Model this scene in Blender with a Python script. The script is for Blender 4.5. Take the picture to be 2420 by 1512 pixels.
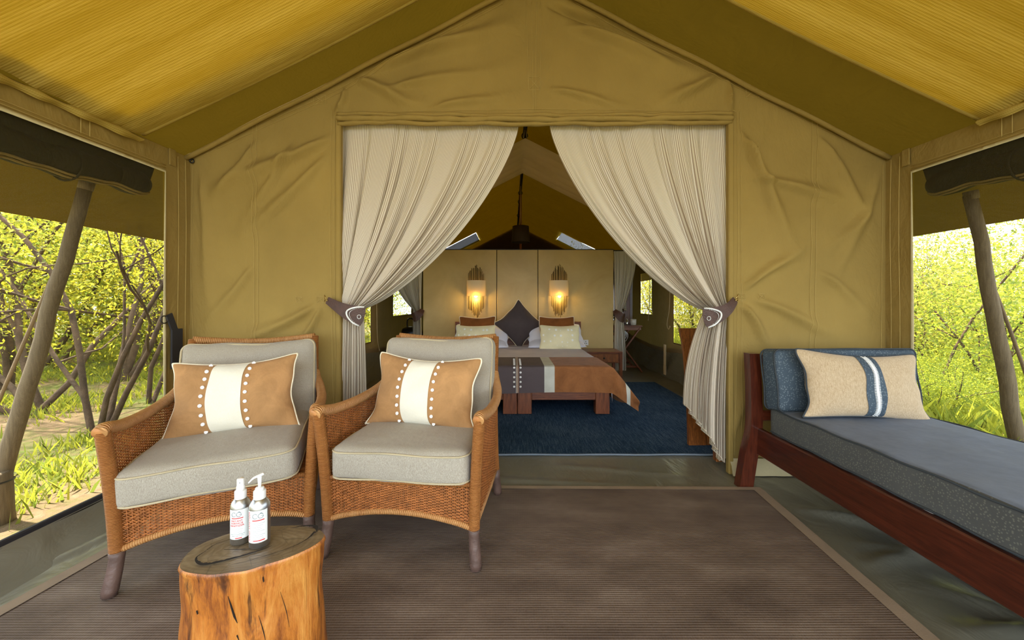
import bpy, bmesh, math, random
import numpy as np
from mathutils import Vector, Matrix

# ------------------------------------------------------------------ scene, camera, sky, sun, exposure
for o in list(bpy.data.objects):
    bpy.data.objects.remove(o, do_unlink=True)
scene = bpy.context.scene
COL = scene.collection
R = math.radians
EYE = 1.10          # camera height
FPX = 920.0         # focal length in pixels of the 2420 px frame

cam_d = bpy.data.cameras.new('camera')
cam_d.sensor_width = 36.0
cam_d.lens = 36.0 * FPX / 2420.0
cam_d.shift_y = -41.0 / 2420.0
cam_d.clip_start = 0.02
cam = bpy.data.objects.new('camera', cam_d)
cam.location = (0, 0, EYE)
cam.rotation_euler = (R(90), 0, 0)
COL.objects.link(cam)
scene.camera = cam

world = bpy.data.worlds.new('sky')
scene.world = world
world.use_nodes = True
bgn = world.node_tree.nodes['Background']
bgn.inputs[0].default_value = (0.84, 0.92, 1.0, 1)
bgn.inputs[1].default_value = 1.75

sun_d = bpy.data.lights.new('sun', 'SUN')
sun_d.energy = 9.0
sun_d.color = (1.0, 0.93, 0.80)
sun_d.angle = R(1.5)
sun = bpy.data.objects.new('sun', sun_d)
sun.rotation_euler = Vector((-0.36, 0.16, 0.92)).to_track_quat('Z', 'Y').to_euler()
sun.location = (-6, 3, 14)
COL.objects.link(sun)

vs = scene.view_settings
vs.view_transform = 'Standard'
vs.look = 'None'
vs.gamma = 1.0
vs.use_curve_mapping = False
vs.exposure = 1.72
scene.cycles.max_bounces = 10
scene.cycles.diffuse_bounces = 6
scene.cycles.transparent_max_bounces = 16

rnd = random.Random(7)
nrng = np.random.default_rng(11)

def px(x, y, Y):
    """a point of the photograph, at depth Y, in metres"""
    return Vector(((x - 1210.0) * Y / FPX, Y, EYE - (y - 715.0) * Y / FPX))

# ------------------------------------------------------------------ object helpers
def prop(o, label=None, cat=None, group=None, kind=None):
    if label: o['label'] = label
    if cat: o['category'] = cat
    if group: o['group'] = group
    if kind: o['kind'] = kind
    return o

def thing(name, label, cat, loc=(0, 0, 0), rz=0.0, group=None):
    o = bpy.data.objects.new(name, None)
    o.empty_display_size = 0.1
    o.location = loc
    o.rotation_euler = (0, 0, rz)
    COL.objects.link(o)
    return prop(o, label, cat, group)

def link(name, me, mat, parent=None, loc=None, rot=None, smooth=True):
    o = bpy.data.objects.new(name, me)
    if mat is not None and not me.materials:
        me.materials.append(mat)
    if loc is not None: o.location = loc
    if rot is not None: o.rotation_euler = rot
    COL.objects.link(o)
    if parent is not None: o.parent = parent
    if smooth and len(me.polygons):
        me.polygons.foreach_set('use_smooth', np.ones(len(me.polygons), dtype=bool))
    return o

def copy_tree(o, parent=None):
    c = o.copy()
    COL.objects.link(c)
    c.parent = parent
    for ch in list(o.children):
        copy_tree(ch, c)
    return c

class MB:
    """collects geometry for ONE mesh"""
    def __init__(s):
        s.v = []; s.f = []; s.uv = []; s.n = 0; s.sharp = False
    def add(s, verts, faces, uvs=None):
        verts = np.asarray(verts, dtype=float).reshape(-1, 3)
        b = s.n
        s.v.append(verts); s.n += len(verts)
        if uvs is None: uvs = np.zeros((len(verts), 2))
        s.uv.append(np.asarray(uvs, dtype=float).reshape(-1, 2))
        for f in faces: s.f.append(tuple(int(i) + b for i in f))
        return s
    def grid(s, X, Y, Z, U=None, V=None, closed_u=False, closed_v=False):
        nu, nv = X.shape
        P = np.stack([X, Y, Z], -1).reshape(-1, 3)
        if U is None:
            U, V = np.meshgrid(np.linspace(0, 1, nu), np.linspace(0, 1, nv), indexing='ij')
        I = np.arange(nu * nv).reshape(nu, nv)
        iu = list(range(nu)) + ([0] if closed_u else [])
        iv = list(range(nv)) + ([0] if closed_v else [])
        A = I[np.ix_(iu, iv)]
        F = np.stack([A[:-1, :-1], A[1:, :-1], A[1:, 1:], A[:-1, 1:]], -1).reshape(-1, 4)
        return s.add(P, F.tolist(), np.stack([U, V], -1).reshape(-1, 2))
    def box(s, x0, x1, y0, y1, z0, z1, bev=0.004, M=None):
        hx, hy, hz = abs(x1 - x0) / 2, abs(y1 - y0) / 2, abs(z1 - z0) / 2
        c = np.array([(x0 + x1) / 2, (y0 + y1) / 2, (z0 + z1) / 2])
        b = min(bev, hx * .8, hy * .8, hz * .8)
        V = []; idx = {}
        for sx in (-1, 1):
            for sy in (-1, 1):
                for sz in (-1, 1):
                    for a in range(3):
                        p = np.array([sx * (hx - b), sy * (hy - b), sz * (hz - b)])
                        p[a] = (sx, sy, sz)[a] * (hx, hy, hz)[a]
                        idx[(sx, sy, sz, a)] = len(V); V.append(p)
        F = []
        for a in range(3):
            o1, o2 = [(1, 2), (2, 0), (0, 1)][a]
            for sg in (-1, 1):
                q = []
                for (p1, p2) in ((-1, -1), (1, -1), (1, 1), (-1, 1)):
                    k = [0, 0, 0]; k[a] = sg; k[o1] = p1; k[o2] = p2
                    q.append(idx[(k[0], k[1], k[2], a)])
                F.append(q if sg > 0 else q[::-1])
        for a in range(3):                                  # edges along axis a
            o1, o2 = [(1, 2), (2, 0), (0, 1)][a]
            for p1 in (-1, 1):
                for p2 in (-1, 1):
                    k0 = [0, 0, 0]; k0[a] = -1; k0[o1] = p1; k0[o2] = p2
                    k1 = list(k0); k1[a] = 1
                    q = [idx[(*k0, o1)], idx[(*k1, o1)], idx[(*k1, o2)], idx[(*k0, o2)]]
                    F.append(q if p1 * p2 < 0 else q[::-1])
        for sx in (-1, 1):
            for sy in (-1, 1):
                for sz in (-1, 1):
                    q = [idx[(sx, sy, sz, 0)], idx[(sx, sy, sz, 1)], idx[(sx, sy, sz, 2)]]
                    F.append(q if sx * sy * sz > 0 else q[::-1])
        V = np.array(V) + c
        if M is not None:
            M = np.array(M); V = V @ M[:3, :3].T + M[:3, 3]
        s.sharp = True
        return s.add(V, F)
    def beam(s, p0, p1, w, d, up=(0, 0, 1), bev=0.004):
        """bar from p0 to p1, w across, d along 'up'"""
        p0 = Vector(p0); p1 = Vector(p1); t = (p1 - p0)
        L = t.length; t.normalize()
        u = Vector(up); u = (u - t * u.dot(t)).normalized()
        sd = t.cross(u)
        M = Matrix(((sd.x, t.x, u.x, p0.x), (sd.y, t.y, u.y, p0.y), (sd.z, t.z, u.z, p0.z), (0, 0, 0, 1)))
        return s.box(-w / 2, w / 2, 0, L, -d / 2, d / 2, bev, M)
    def tube(s, pts, r, n=8, closed=False, caps=True, flat=1.0, up=None):
        P = np.array([tuple(p) for p in pts], dtype=float)
        m = len(P)
        rr = np.full(m, r, dtype=float) if np.isscalar(r) else np.asarray(r, dtype=float)
        if closed: T = np.roll(P, -1, 0) - np.roll(P, 1, 0)
        else: T = np.gradient(P, axis=0)
        T /= (np.linalg.norm(T, axis=1, keepdims=True) + 1e-12)
        a = np.array(up if up is not None else ((0, 0, 1.0) if abs(T[0][2]) < .9 else (1.0, 0, 0)), dtype=float)
        N = np.zeros_like(P)
        v = a - T[0] * a.dot(T[0]); v /= np.linalg.norm(v) + 1e-12; N[0] = v
        for i in range(1, m):
            v = (np.array(up, dtype=float) if up is not None else N[i - 1]); v = v - T[i] * v.dot(T[i])
            v /= np.linalg.norm(v) + 1e-12; N[i] = v
        B = np.cross(T, N)
        ang = np.linspace(0, 2 * math.pi, n, endpoint=False)
        ring = (N[:, None, :] * np.cos(ang)[None, :, None] * flat + B[:, None, :] * np.sin(ang)[None, :, None]) * rr[:, None, None] + P[:, None, :]
        L = np.concatenate([[0], np.cumsum(np.linalg.norm(np.diff(P, axis=0), axis=1))])
        U = np.repeat(L[:, None], n, 1); V = np.repeat((ang / (2 * math.pi))[None, :], m, 0)
        b = s.n
        s.grid(ring[..., 0], ring[..., 1], ring[..., 2], U, V, closed_u=closed, closed_v=True)
        if caps and not closed:
            s.f.append(tuple(b + i for i in range(n)))
            s.f.append(tuple(b + (m - 1) * n + i for i in reversed(range(n))))
        return s
    def lathe(s, prof, n=24, c=(0, 0, 0), sx=1.0, sy=1.0, cap=True):
        prof = np.asarray(prof, dtype=float)
        a = np.linspace(0, 2 * math.pi, n, endpoint=False)
        X = prof[:, 0][:, None] * np.cos(a)[None] * sx + c[0]
        Y = prof[:, 0][:, None] * np.sin(a)[None] * sy + c[1]
        Z = np.repeat(prof[:, 1][:, None], n, 1) + c[2]
        b = s.n
        U, V = np.meshgrid(prof[:, 1], np.linspace(0, 1, n), indexing='ij')
        s.grid(X.T, Y.T, Z.T, U.T, V.T, closed_u=True)
        m = len(prof)
        if cap:
            s.f.append(tuple(b + i * m for i in reversed(range(n))))
            s.f.append(tuple(b + i * m + m - 1 for i in range(n)))
        return s
    def mesh(s, name):
        V = np.concatenate(s.v); UV = np.concatenate(s.uv)
        me = bpy.data.meshes.new(name)
        me.from_pydata(V.tolist(), [], s.f)
        lay = me.uv_layers.new(name='uv')
        li = np.empty(len(me.loops), dtype=np.int32)
        me.loops.foreach_get('vertex_index', li)
        lay.data.foreach_set('uv', UV[li].astype(np.float32).ravel())
        me.update()
        return me
    def build(s, name, mat, parent=None, loc=None, rot=None, smooth=None):
        me = s.mesh(name)
        o = link(name, me, mat, parent, loc, rot, smooth=True)
        if s.sharp if smooth is None else not smooth:
            try: me.set_sharp_from_angle(angle=R(34))
            except Exception: pass
        return o

def quad_mesh(name, V, F):
    """fast all-quad mesh"""
    V = np.ascontiguousarray(V, dtype=np.float32); F = np.ascontiguousarray(F, dtype=np.int32)
    me = bpy.data.meshes.new(name)
    me.vertices.add(len(V)); me.vertices.foreach_set('co', V.ravel())
    me.loops.add(F.size); me.loops.foreach_set('vertex_index', F.ravel())
    me.polygons.add(len(F))
    me.polygons.foreach_set('loop_start', np.arange(0, F.size, 4, dtype=np.int32))
    me.update(calc_edges=True)
    return me

def smooth_noise(X, Y, scale, seed, octaves=3):
    """cheap value-noise from sums of sines, vectorised"""
    g = np.random.default_rng(seed)
    out = np.zeros(np.broadcast(X, Y).shape)
    amp = 1.0
    for o in range(octaves):
        for k in range(4):
            a = g.uniform(0, 2 * math.pi); f = scale * (2 ** o) * g.uniform(.7, 1.3)
            out = out + amp * np.sin((X * math.cos(a) + Y * math.sin(a)) * f * 2 * math.pi + g.uniform(0, 6.28))
        amp *= .5
    return out / 4.0

# ------------------------------------------------------------------ materials
def srgb(r, g, b):
    f = lambda c: c / 12.92 if c <= .04045 else ((c + .055) / 1.055) ** 2.4
    return (f(r / 255.), f(g / 255.), f(b / 255.), 1.0)

class NT:
    def __init__(s, name):
        s.m = bpy.data.materials.new(name); s.m.use_nodes = True
        s.t = s.m.node_tree; s.t.nodes.clear()
        s.out = s.n('ShaderNodeOutputMaterial')
    def n(s, typ, **kw):
        nd = s.t.nodes.new(typ)
        for k, v in kw.items(): setattr(nd, k, v)
        return nd
    def l(s, a, b): s.t.links.new(a, b)
    def coord(s, kind='Object', scale=(1, 1, 1), rot=(0, 0, 0)):
        tc = s.n('ShaderNodeTexCoord'); mp = s.n('ShaderNodeMapping')
        mp.inputs['Scale'].default_value = scale; mp.inputs['Rotation'].default_value = rot
        s.l(tc.outputs[kind], mp.inputs[0]); return mp.outputs[0]
    def noise(s, co, scale, detail=4, rough=.55, dist=0.0):
        x = s.n('ShaderNodeTexNoise'); x.inputs['Scale'].default_value = scale
        x.inputs['Detail'].default_value = detail; x.inputs['Roughness'].default_value = rough
        x.inputs['Distortion'].default_value = dist
        s.l(co, x.inputs['Vector']); return x.outputs['Fac']
    def ramp(s, fac, stops, interp='LINEAR'):
        r = s.n('ShaderNodeValToRGB'); r.color_ramp.interpolation = interp
        e = r.color_ramp.elements
        while len(e) < len(stops): e.new(.5)
        for i, (p, c) in enumerate(stops):
            e[i].position = p; e[i].color = c if len(c) == 4 else (*c, 1)
        s.l(fac, r.inputs[0]); return r.outputs[0]
    def math(s, op, a, b=None, c=None):
        m = s.n('ShaderNodeMath', operation=op)
        for i, v in enumerate((a, b, c)):
            if v is None: continue
            if hasattr(v, 'node'): s.l(v, m.inputs[i])
            else: m.inputs[i].default_value = v
        return m.outputs[0]
    def mix(s, fac, a, b, mode='MIX'):
        m = s.n('ShaderNodeMix', data_type='RGBA', blend_type=mode)
        for sock, v in ((m.inputs[0], fac), (m.inputs[6], a), (m.inputs[7], b)):
            if hasattr(v, 'node'): s.l(v, sock)
            else: sock.default_value = v if not isinstance(v, tuple) or len(v) == 4 else (*v, 1)
        return m.outputs[2]
    def bump(s, h, strength, dist=.01, nrm=None):
        b = s.n('ShaderNodeBump'); b.inputs['Strength'].default_value = strength
        b.inputs['Distance'].default_value = dist
        s.l(h, b.inputs['Height'])
        if nrm is not None: s.l(nrm, b.inputs['Normal'])
        return b.outputs[0]
    def bsdf(s, color, rough=.8, nrm=None, metal=0.0, spec=.5, sheen=0.0, coat=0.0):
        p = s.n('ShaderNodeBsdfPrincipled')
        if hasattr(color, 'node'): s.l(color, p.inputs['Base Color'])
        else: p.inputs['Base Color'].default_value = color
        if hasattr(rough, 'node'): s.l(rough, p.inputs['Roughness'])
        else: p.inputs['Roughness'].default_value = rough
        p.inputs['Metallic'].default_value = metal
        p.inputs['Specular IOR Level'].default_value = spec
        p.inputs['Sheen Weight'].default_value = sheen
        p.inputs['Coat Weight'].default_value = coat
        if nrm is not None: s.l(nrm, p.inputs['Normal'])
        return p.outputs[0]
    def done(s, sh):
        s.l(sh, s.out.inputs[0]); return s.m

def dark(c, k): return (c[0] * k, c[1] * k, c[2] * k, 1)

def plain(name, c, rough=.6, metal=0.0, vary=.12, vscale=6, bump=0.0, bscale=60, spec=.5, coat=0.0):
    t = NT(name); co = t.coord()
    col = t.ramp(t.noise(co, vscale), [(.3, dark(c, 1 - vary)), (.7, dark(c, 1 + vary))])
    nrm = t.bump(t.noise(co, bscale), bump) if bump else None
    return t.done(t.bsdf(col, rough, nrm, metal, spec, coat=coat))

def canvas(name, c, trans=None, tmix=0.0, wr=.35, fine=.10, vary=.10, rough=.85, wscale=3.0):
    """tent canvas: cloudy colour, soft wrinkles, fine thread; may let light through"""
    t = NT(name); co = t.coord()
    col = t.ramp(t.noise(co, 2.2, 5), [(.3, dark(c, 1 - vary)), (.7, dark(c, 1 + vary))])
    co2 = t.coord(scale=(1.0, 1.0, .55), rot=(0, .5, .3))
    cr = t.math('ABSOLUTE', t.math('SUBTRACT', t.noise(t.coord(scale=(1, 1, .7), rot=(.2, .7, .1)), 4.5, 4, .55, .5), .5))
    b0 = t.bump(cr, wr * 1.3, .05)
    b1 = t.bump(t.noise(co2, wscale, 5, .6, .8), wr, .06, b0)
    b2 = t.bump(t.noise(co, 420, 2), fine, .002, b1)
    sh = t.bsdf(col, rough, b2, spec=.25)
    if tmix > 0:
        tr = t.n('ShaderNodeBsdfTranslucent'); tr.inputs[0].default_value = trans
        t.l(b1, tr.inputs['Normal'])
        mx = t.n('ShaderNodeMixShader'); mx.inputs[0].default_value = tmix
        t.l(sh, mx.inputs[1]); t.l(tr.outputs[0], mx.inputs[2]); sh = mx.outputs[0]
    return t.done(sh)

def netting(name, c, see, lines=0.0):
    """insect mesh: part of the light goes straight through, the threads scatter the rest"""
    t = NT(name)
    co = t.coord('Object')
    tr = t.n('ShaderNodeBsdfTransparent'); tr.inputs[0].default_value = (1, 1, 1, 1)
    d = t.n('ShaderNodeBsdfDiffuse'); d.inputs[0].default_value = c
    mx = t.n('ShaderNodeMixShader')
    sx = t.n('ShaderNodeSeparateXYZ'); t.l(co, sx.inputs[0])
    w = t.math('SINE', t.math('MULTIPLY', sx.outputs[1], 1600.0))
    w2 = t.math('SINE', t.math('MULTIPLY', sx.outputs[2], 1600.0))
    f = t.math('ADD', t.math('MULTIPLY', t.math('ADD', w, w2), lines * .5), 1 - see)
    f = t.math('MINIMUM', t.math('MAXIMUM', f, 0.0), 1.0)
    t.l(f, mx.inputs[0]); t.l(tr.outputs[0], mx.inputs[1]); t.l(d.outputs[0], mx.inputs[2])
    return t.done(mx.outputs[0])

def wood(name, c1, c2, axis=0, scale=9.0, rough=.35, coat=.15, spec=.5):
    t = NT(name)
    sc = [14.0, 14.0, 14.0]; sc[axis] = 1.0
    co = t.coord(scale=tuple(sc))
    n1 = t.noise(co, scale * .35, 8, .62, 1.6)
    n2 = t.noise(co, scale * 2.2, 4, .6, .3)
    f = t.math('ADD', t.math('MULTIPLY', n1, .75), t.math('MULTIPLY', n2, .3))
    col = t.ramp(f, [(.36, c1), (.53, tuple((np.array(c1) + np.array(c2)) / 2)), (.66, c2)])
    nrm = t.bump(n2, .12, .004)
    return t.done(t.bsdf(col, rough, nrm, spec=spec, coat=coat))

def weave_cloth(name, c1, c2, scale=520., rough=.95, bump=.5, blotch=.10, sheen=.2):
    """coarse upholstery weave"""
    t = NT(name); co = t.coord()
    n = t.noise(co, scale, 2, .6)
    a = t.noise(t.coord(scale=(1, 1, .25)), scale * .7, 2)
    b = t.noise(co, 3.0, 4)
    f = t.math('ADD', t.math('MULTIPLY', n, .5), t.math('MULTIPLY', a, .5))
    col = t.ramp(f, [(.34, c1), (.66, c2)])
    col = t.mix(blotch * 3, col, t.ramp(b, [(.3, dark(c1, .8)), (.7, c2)]), 'MULTIPLY') if False else t.mix(t.math('MULTIPLY', b, blotch * 2.5), col, c1)
    b1 = t.bump(t.noise(co, 9, 3), .25, .03)
    return t.done(t.bsdf(col, rough, t.bump(f, bump, .003, b1), spec=.2, sheen=sheen))

def suede(name, c):
    t = NT(name); co = t.coord()
    n = t.noise(co, 7, 6, .65, .8)
    col = t.ramp(n, [(.25, dark(c, .70)), (.55, c), (.75, dark(c, 1.25))])
    b1 = t.bump(t.noise(co, 14, 5, .6), .35, .02)
    return t.done(t.bsdf(col, .95, t.bump(t.noise(co, 500, 2), .15, .002, b1), spec=.1, sheen=.08))

def dotted(name, c, dot, scale, size=.22, rough=.8, kind='Object', bump=.2, jit=.75):
    t = NT(name); co = t.coord(kind)
    v = t.n('ShaderNodeTexVoronoi'); v.inputs['Scale'].default_value = scale
    v.inputs['Randomness'].default_value = jit
    t.l(co, v.inputs['Vector'])
    m = t.ramp(v.outputs['Distance'], [(size, (1, 1, 1)), (size + .06, (0, 0, 0))])
    base = t.ramp(t.noise(co, 4 if kind == 'Object' else 3), [(.3, dark(c, .88)), (.7, dark(c, 1.1))])
    col = t.mix(m, base, dot)
    b1 = t.bump(t.noise(co, 6, 4), bump, .03)
    return t.done(t.bsdf(col, rough, b1, spec=.25))

def stripes(name, c1, c2, n, duty=.45, trans=.18):
    """striped curtain cloth, stripes run along the drop"""
    t = NT(name)
    tc = t.n('ShaderNodeTexCoord'); sx = t.n('ShaderNodeSeparateXYZ'); t.l(tc.outputs['UV'], sx.inputs[0])
    w = t.math('SINE', t.math('MULTIPLY', sx.outputs[0], 2 * math.pi * n))
    f = t.ramp(t.math('ADD', t.math('MULTIPLY', w, .5), .5), [(duty - .12, (0, 0, 0)), (duty + .12, (1, 1, 1))])
    col = t.mix(f, c2, c1)
    co = t.coord()
    b = t.bump(t.noise(co, 24, 4), .10, .02)
    sh = t.bsdf(col, .9, b, spec=.15, sheen=.1)
    tr = t.n('ShaderNodeBsdfTranslucent'); t.l(col, tr.inputs[0])
    mx = t.n('ShaderNodeMixShader'); mx.inputs[0].default_value = trans
    t.l(sh, mx.inputs[1]); t.l(tr.outputs[0], mx.inputs[2])
    return t.done(mx.outputs[0])

def wrapped(name, c1, c2, pitch=.0055):
    """rattan strip wound round a pole: ridges follow the tube"""
    t = NT(name)
    tc = t.n('ShaderNodeTexCoord'); sx = t.n('ShaderNodeSeparateXYZ'); t.l(tc.outputs['UV'], sx.inputs[0])
    ph = t.math('ADD', t.math('MULTIPLY', sx.outputs[0], 2 * math.pi / pitch), t.math('MULTIPLY', sx.outputs[1], 2 * math.pi))
    w = t.math('ADD', t.math('MULTIPLY', t.math('SINE', ph), .5), .5)
    n = t.noise(t.coord(), 30, 4)
    n3 = t.noise(t.coord(scale=(2, 2, 30)), 10, 3)
    f = t.math('ADD', t.math('MULTIPLY', w, .35), t.math('ADD', t.math('MULTIPLY', n, .35), t.math('MULTIPLY', n3, .3)))
    col = t.ramp(f, [(.25, c1), (.75, c2)])
    return t.done(t.bsdf(col, .42, t.bump(w, 1.0, .005), spec=.4))

def glow(name, c, strength):
    t = NT(name); e = t.n('ShaderNodeEmission'); e.inputs[0].default_value = c; e.inputs[1].default_value = strength
    return t.done(e.outputs[0])

def leafy(name, c1, c2, trans, tmix=.5):
    t = NT(name)
    ge = t.n('ShaderNodeNewGeometry'); ri = ge.outputs['Random Per Island']
    f = t.math('ADD', t.math('MULTIPLY', ri, .6), t.math('MULTIPLY', t.noise(t.coord(), 1.6, 3), .4))
    col = t.ramp(f, [(.2, dark(c1, .7)), (.5, c1), (.8, c2)])
    sh = t.bsdf(col, .5, spec=.35)
    tr = t.n('ShaderNodeBsdfTranslucent')
    tcol = t.ramp(f, [(.2, (trans[0] * .45, trans[1] * .62, trans[2], 1)), (.5, dark(trans, .9)), (.8, dark(trans, 1.35))])
    t.l(tcol, tr.inputs[0])
    mx = t.n('ShaderNodeMixShader'); mx.inputs[0].default_value = tmix
    t.l(sh, mx.inputs[1]); t.l(tr.outputs[0], mx.inputs[2])
    return t.done(mx.outputs[0])

KHAKI = (.305, .214, .062, 1)
M = {}
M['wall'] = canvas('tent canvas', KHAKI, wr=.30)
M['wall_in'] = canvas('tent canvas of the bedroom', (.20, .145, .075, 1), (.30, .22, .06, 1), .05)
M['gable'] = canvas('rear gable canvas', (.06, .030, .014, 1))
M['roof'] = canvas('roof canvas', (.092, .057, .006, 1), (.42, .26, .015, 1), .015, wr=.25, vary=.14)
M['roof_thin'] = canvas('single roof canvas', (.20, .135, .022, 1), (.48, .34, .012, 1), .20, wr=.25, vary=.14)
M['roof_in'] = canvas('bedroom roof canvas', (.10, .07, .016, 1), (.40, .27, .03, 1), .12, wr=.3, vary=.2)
M['hem'] = canvas('pale canvas hem', (.52, .45, .26, 1), wr=.4)
M['thread'] = plain('seam thread', (.50, .37, .12, 1), .7)
M['fly'] = M['roof']
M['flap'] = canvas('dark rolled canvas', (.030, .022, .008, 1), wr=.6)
M['net'] = netting('insect mesh', (.070, .062, .036, 1), .62, .12)
M['net_unseen'] = netting('bedroom window mesh', (.10, .10, .04, 1), .84, .08)  # only on the two unseen windows added to brighten the bedroom
M['net_dim'] = netting('dense bedroom window mesh', (.07, .075, .03, 1), .42, .06)
M['webbing'] = plain('black webbing', (.02, .02, .025, 1), .7)
M['cord'] = plain('beige cord', (.55, .45, .28, 1), .8)
M['rope'] = plain('brown rope', (.24, .17, .10, 1), .9, bump=.4, bscale=200)
M['piping'] = plain('cream piping', (.80, .75, .58, 1), .8)

def shade_net():
    t = NT('woven shade net')
    tc = t.n('ShaderNodeTexCoord'); sx = t.n('ShaderNodeSeparateXYZ'); t.l(tc.outputs['UV'], sx.inputs[0])
    w = t.math('SINE', t.math('MULTIPLY', sx.outputs[1], 2 * math.pi / .011))
    w2 = t.math('SINE', t.math('MULTIPLY', sx.outputs[0], 2 * math.pi / .008))
    co = t.coord('UV', scale=(1.0, 5.0, 1))
    n = t.noise(co, 3.0, 4)
    f = t.math('ADD', t.math('MULTIPLY', t.math('ADD', t.math('MULTIPLY', w, .65), t.math('MULTIPLY', w2, .35)), .16), t.math('ADD', t.math('MULTIPLY', n, .45), .30))
    col = t.ramp(f, [(.25, (.35, .25, .042, 1)), (.55, (.55, .41, .10, 1)), (.8, (.68, .53, .17, 1))])
    bm = t.bump(t.noise(co, 5, 3), .35, .03)
    sh = t.bsdf(col, .9, t.bump(w, .2, .003, bm), spec=.2)
    tr = t.n('ShaderNodeBsdfTranslucent'); tr.inputs[0].default_value = (.65, .49, .045, 1)
    mx = t.n('ShaderNodeMixShader'); mx.inputs[0].default_value = .25
    t.l(sh, mx.inputs[1]); t.l(tr.outputs[0], mx.inputs[2])
    return t.done(mx.outputs[0])
M['shade_net'] = shade_net()
M['liner_in'] = canvas('bedroom liner cloth', (.62, .49, .29, 1), (.55, .40, .08, 1), .12, wr=.08)

def groundsheet():
    t = NT('groundsheet'); co = t.coord()
    col = t.ramp(t.noise(co, 2.0, 4), [(.3, (.135, .132, .100, 1)), (.7, (.195, .190, .148, 1))])
    b1 = t.bump(t.noise(t.coord(scale=(1, .5, 1), rot=(0, 0, .6)), 7, 4, .55, 1.2), .30, .03)
    return t.done(t.bsdf(col, .30, b1, spec=.6))
M['groundsheet'] = groundsheet()

def mat_rug():
    t = NT('brown woven mat'); co = t.coord()
    sx = t.n('ShaderNodeSeparateXYZ'); t.l(co, sx.inputs[0])
    w = t.math('SINE', t.math('MULTIPLY', sx.outputs[1], 2 * math.pi / .0105))
    w2 = t.math('SINE', t.math('MULTIPLY', sx.outputs[0], 2 * math.pi / .009))
    h = t.math('ADD', t.math('MULTIPLY', w, .7), t.math('MULTIPLY', w2, .3))
    n = t.noise(t.coord(scale=(1, 2.2, 1), rot=(0, 0, .3)), 2.6, 4, .6)
    f = t.math('ADD', t.math('MULTIPLY', h, .02), n)
    col = t.ramp(f, [(.30, (.098, .070, .056, 1)), (.55, (.152, .113, .090, 1)), (.78, (.225, .178, .146, 1))])
    return t.done(t.bsdf(col, .7, t.bump(h, .35, .003), spec=.35))
M['mat'] = mat_rug()
M['mat_border'] = plain('mat border tape', (.27, .205, .145, 1), .85, bump=.1, bscale=200)

def blue_rug():
    t = NT('blue flatweave rug')
    n1 = t.noise(t.coord(scale=(30, 1.6, 1)), 4, 5, .7)
    n2 = t.noise(t.coord(), 90, 3, .6)
    n3 = t.noise(t.coord(), 1.7, 3)
    f = t.math('ADD', t.math('MULTIPLY', n1, .5), t.math('ADD', t.math('MULTIPLY', n2, .35), t.math('MULTIPLY', n3, .2)))
    col = t.ramp(f, [(.36, (.006, .013, .030, 1)), (.52, (.020, .048, .095, 1)), (.66, (.085, .13, .19, 1)), (.76, (.30, .34, .38, 1))])
    return t.done(t.bsdf(col, .95, t.bump(n2, .6, .006), spec=.1))
M['blue_rug'] = blue_rug()

M['curtain'] = stripes('striped curtain cloth', (.86, .81, .69, 1), (.46, .37, .28, 1), 118, .42)
M['curtain_in'] = stripes('pale striped curtain cloth', (.66, .63, .54, 1), (.48, .44, .35, 1), 40, .40)
M['leather'] = plain('brown leather', (.070, .030, .020, 1), .45, vary=.25, vscale=30, bump=.35, bscale=120)
M['bead'] = plain('white glass beads', (.78, .80, .80, 1), .3)
M['brass'] = plain('brass wire', (.55, .40, .14, 1), .35, metal=1.0)
M['iron'] = plain('dark iron', (.06, .06, .06, 1), .45, metal=.8)
M['chrome'] = plain('chrome', (.75, .75, .76, 1), .12, metal=1.0, vary=.02)

M['rattan'] = plain('rattan strand', (.42, .150, .038, 1), .45, vary=.40, vscale=38, spec=.45)
M['rattan_stake'] = plain('rattan stake', (.34, .115, .030, 1), .5, vary=.3, vscale=30)
M['wrap'] = wrapped('wound rattan', (.36, .118, .028, 1), (.66, .285, .080, 1))
M['wrap_light'] = wrapped('wound pale rattan', (.46, .175, .045, 1), (.76, .42, .16, 1), .008)
M['boot'] = plain('leather leg sleeve', (.105, .062, .048, 1), .5, vary=.3, vscale=18, bump=.4, bscale=40)
M['cushion'] = weave_cloth('grey beige upholstery', (.26, .225, .172, 1), (.55, .52, .44, 1), scale=800)
M['cushion_pipe'] = plain('upholstery welt', (.50, .43, .28, 1), .9, bump=.3, bscale=400)
M['suede'] = suede('tan suede', (.44, .245, .105, 1))
M['cream'] = weave_cloth('cream cotton', (.74, .72, .60, 1), (.84, .82, .72, 1), 700, bump=.15, blotch=.03)
M['button'] = plain('mother of pearl button', (.86, .85, .84, 1), .3, vary=.05)

M['mahog_y'] = wood('mahogany along', (.030, .0060, .0030, 1), (.092, .019, .0085, 1), 1, rough=.28, coat=.3)
M['mahog_z'] = wood('mahogany upright', (.038, .0072, .0036, 1), (.125, .027, .011, 1), 2, rough=.28, coat=.3)
M['mahog_x'] = wood('mahogany across', (.055, .0105, .005, 1), (.165, .038, .015, 1), 0, rough=.3, coat=.3)
M['teak_z'] = wood('bedroom wood upright', (.080, .018, .006, 1), (.27, .085, .028, 1), 2, rough=.35)
M['teak_x'] = wood('bedroom wood across', (.075, .017, .006, 1), (.24, .075, .025, 1), 0, rough=.35)
M['chair_wood'] = wood('chair plank wood', (.095, .025, .005, 1), (.34, .115, .022, 1), 2, rough=.35, scale=13)
M['bluedot'] = dotted('slate blue dotted cloth', (.058, .085, .115, 1), (.135, .175, .205, 1), 100, .30, kind='Object')
M['sky_top'] = plain('sky tinted mattress cloth', (.135, .165, .225, 1), .8, vary=.10, vscale=20, bump=.3, bscale=14)  # bluish sky light on the mattress top put into the colour
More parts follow.
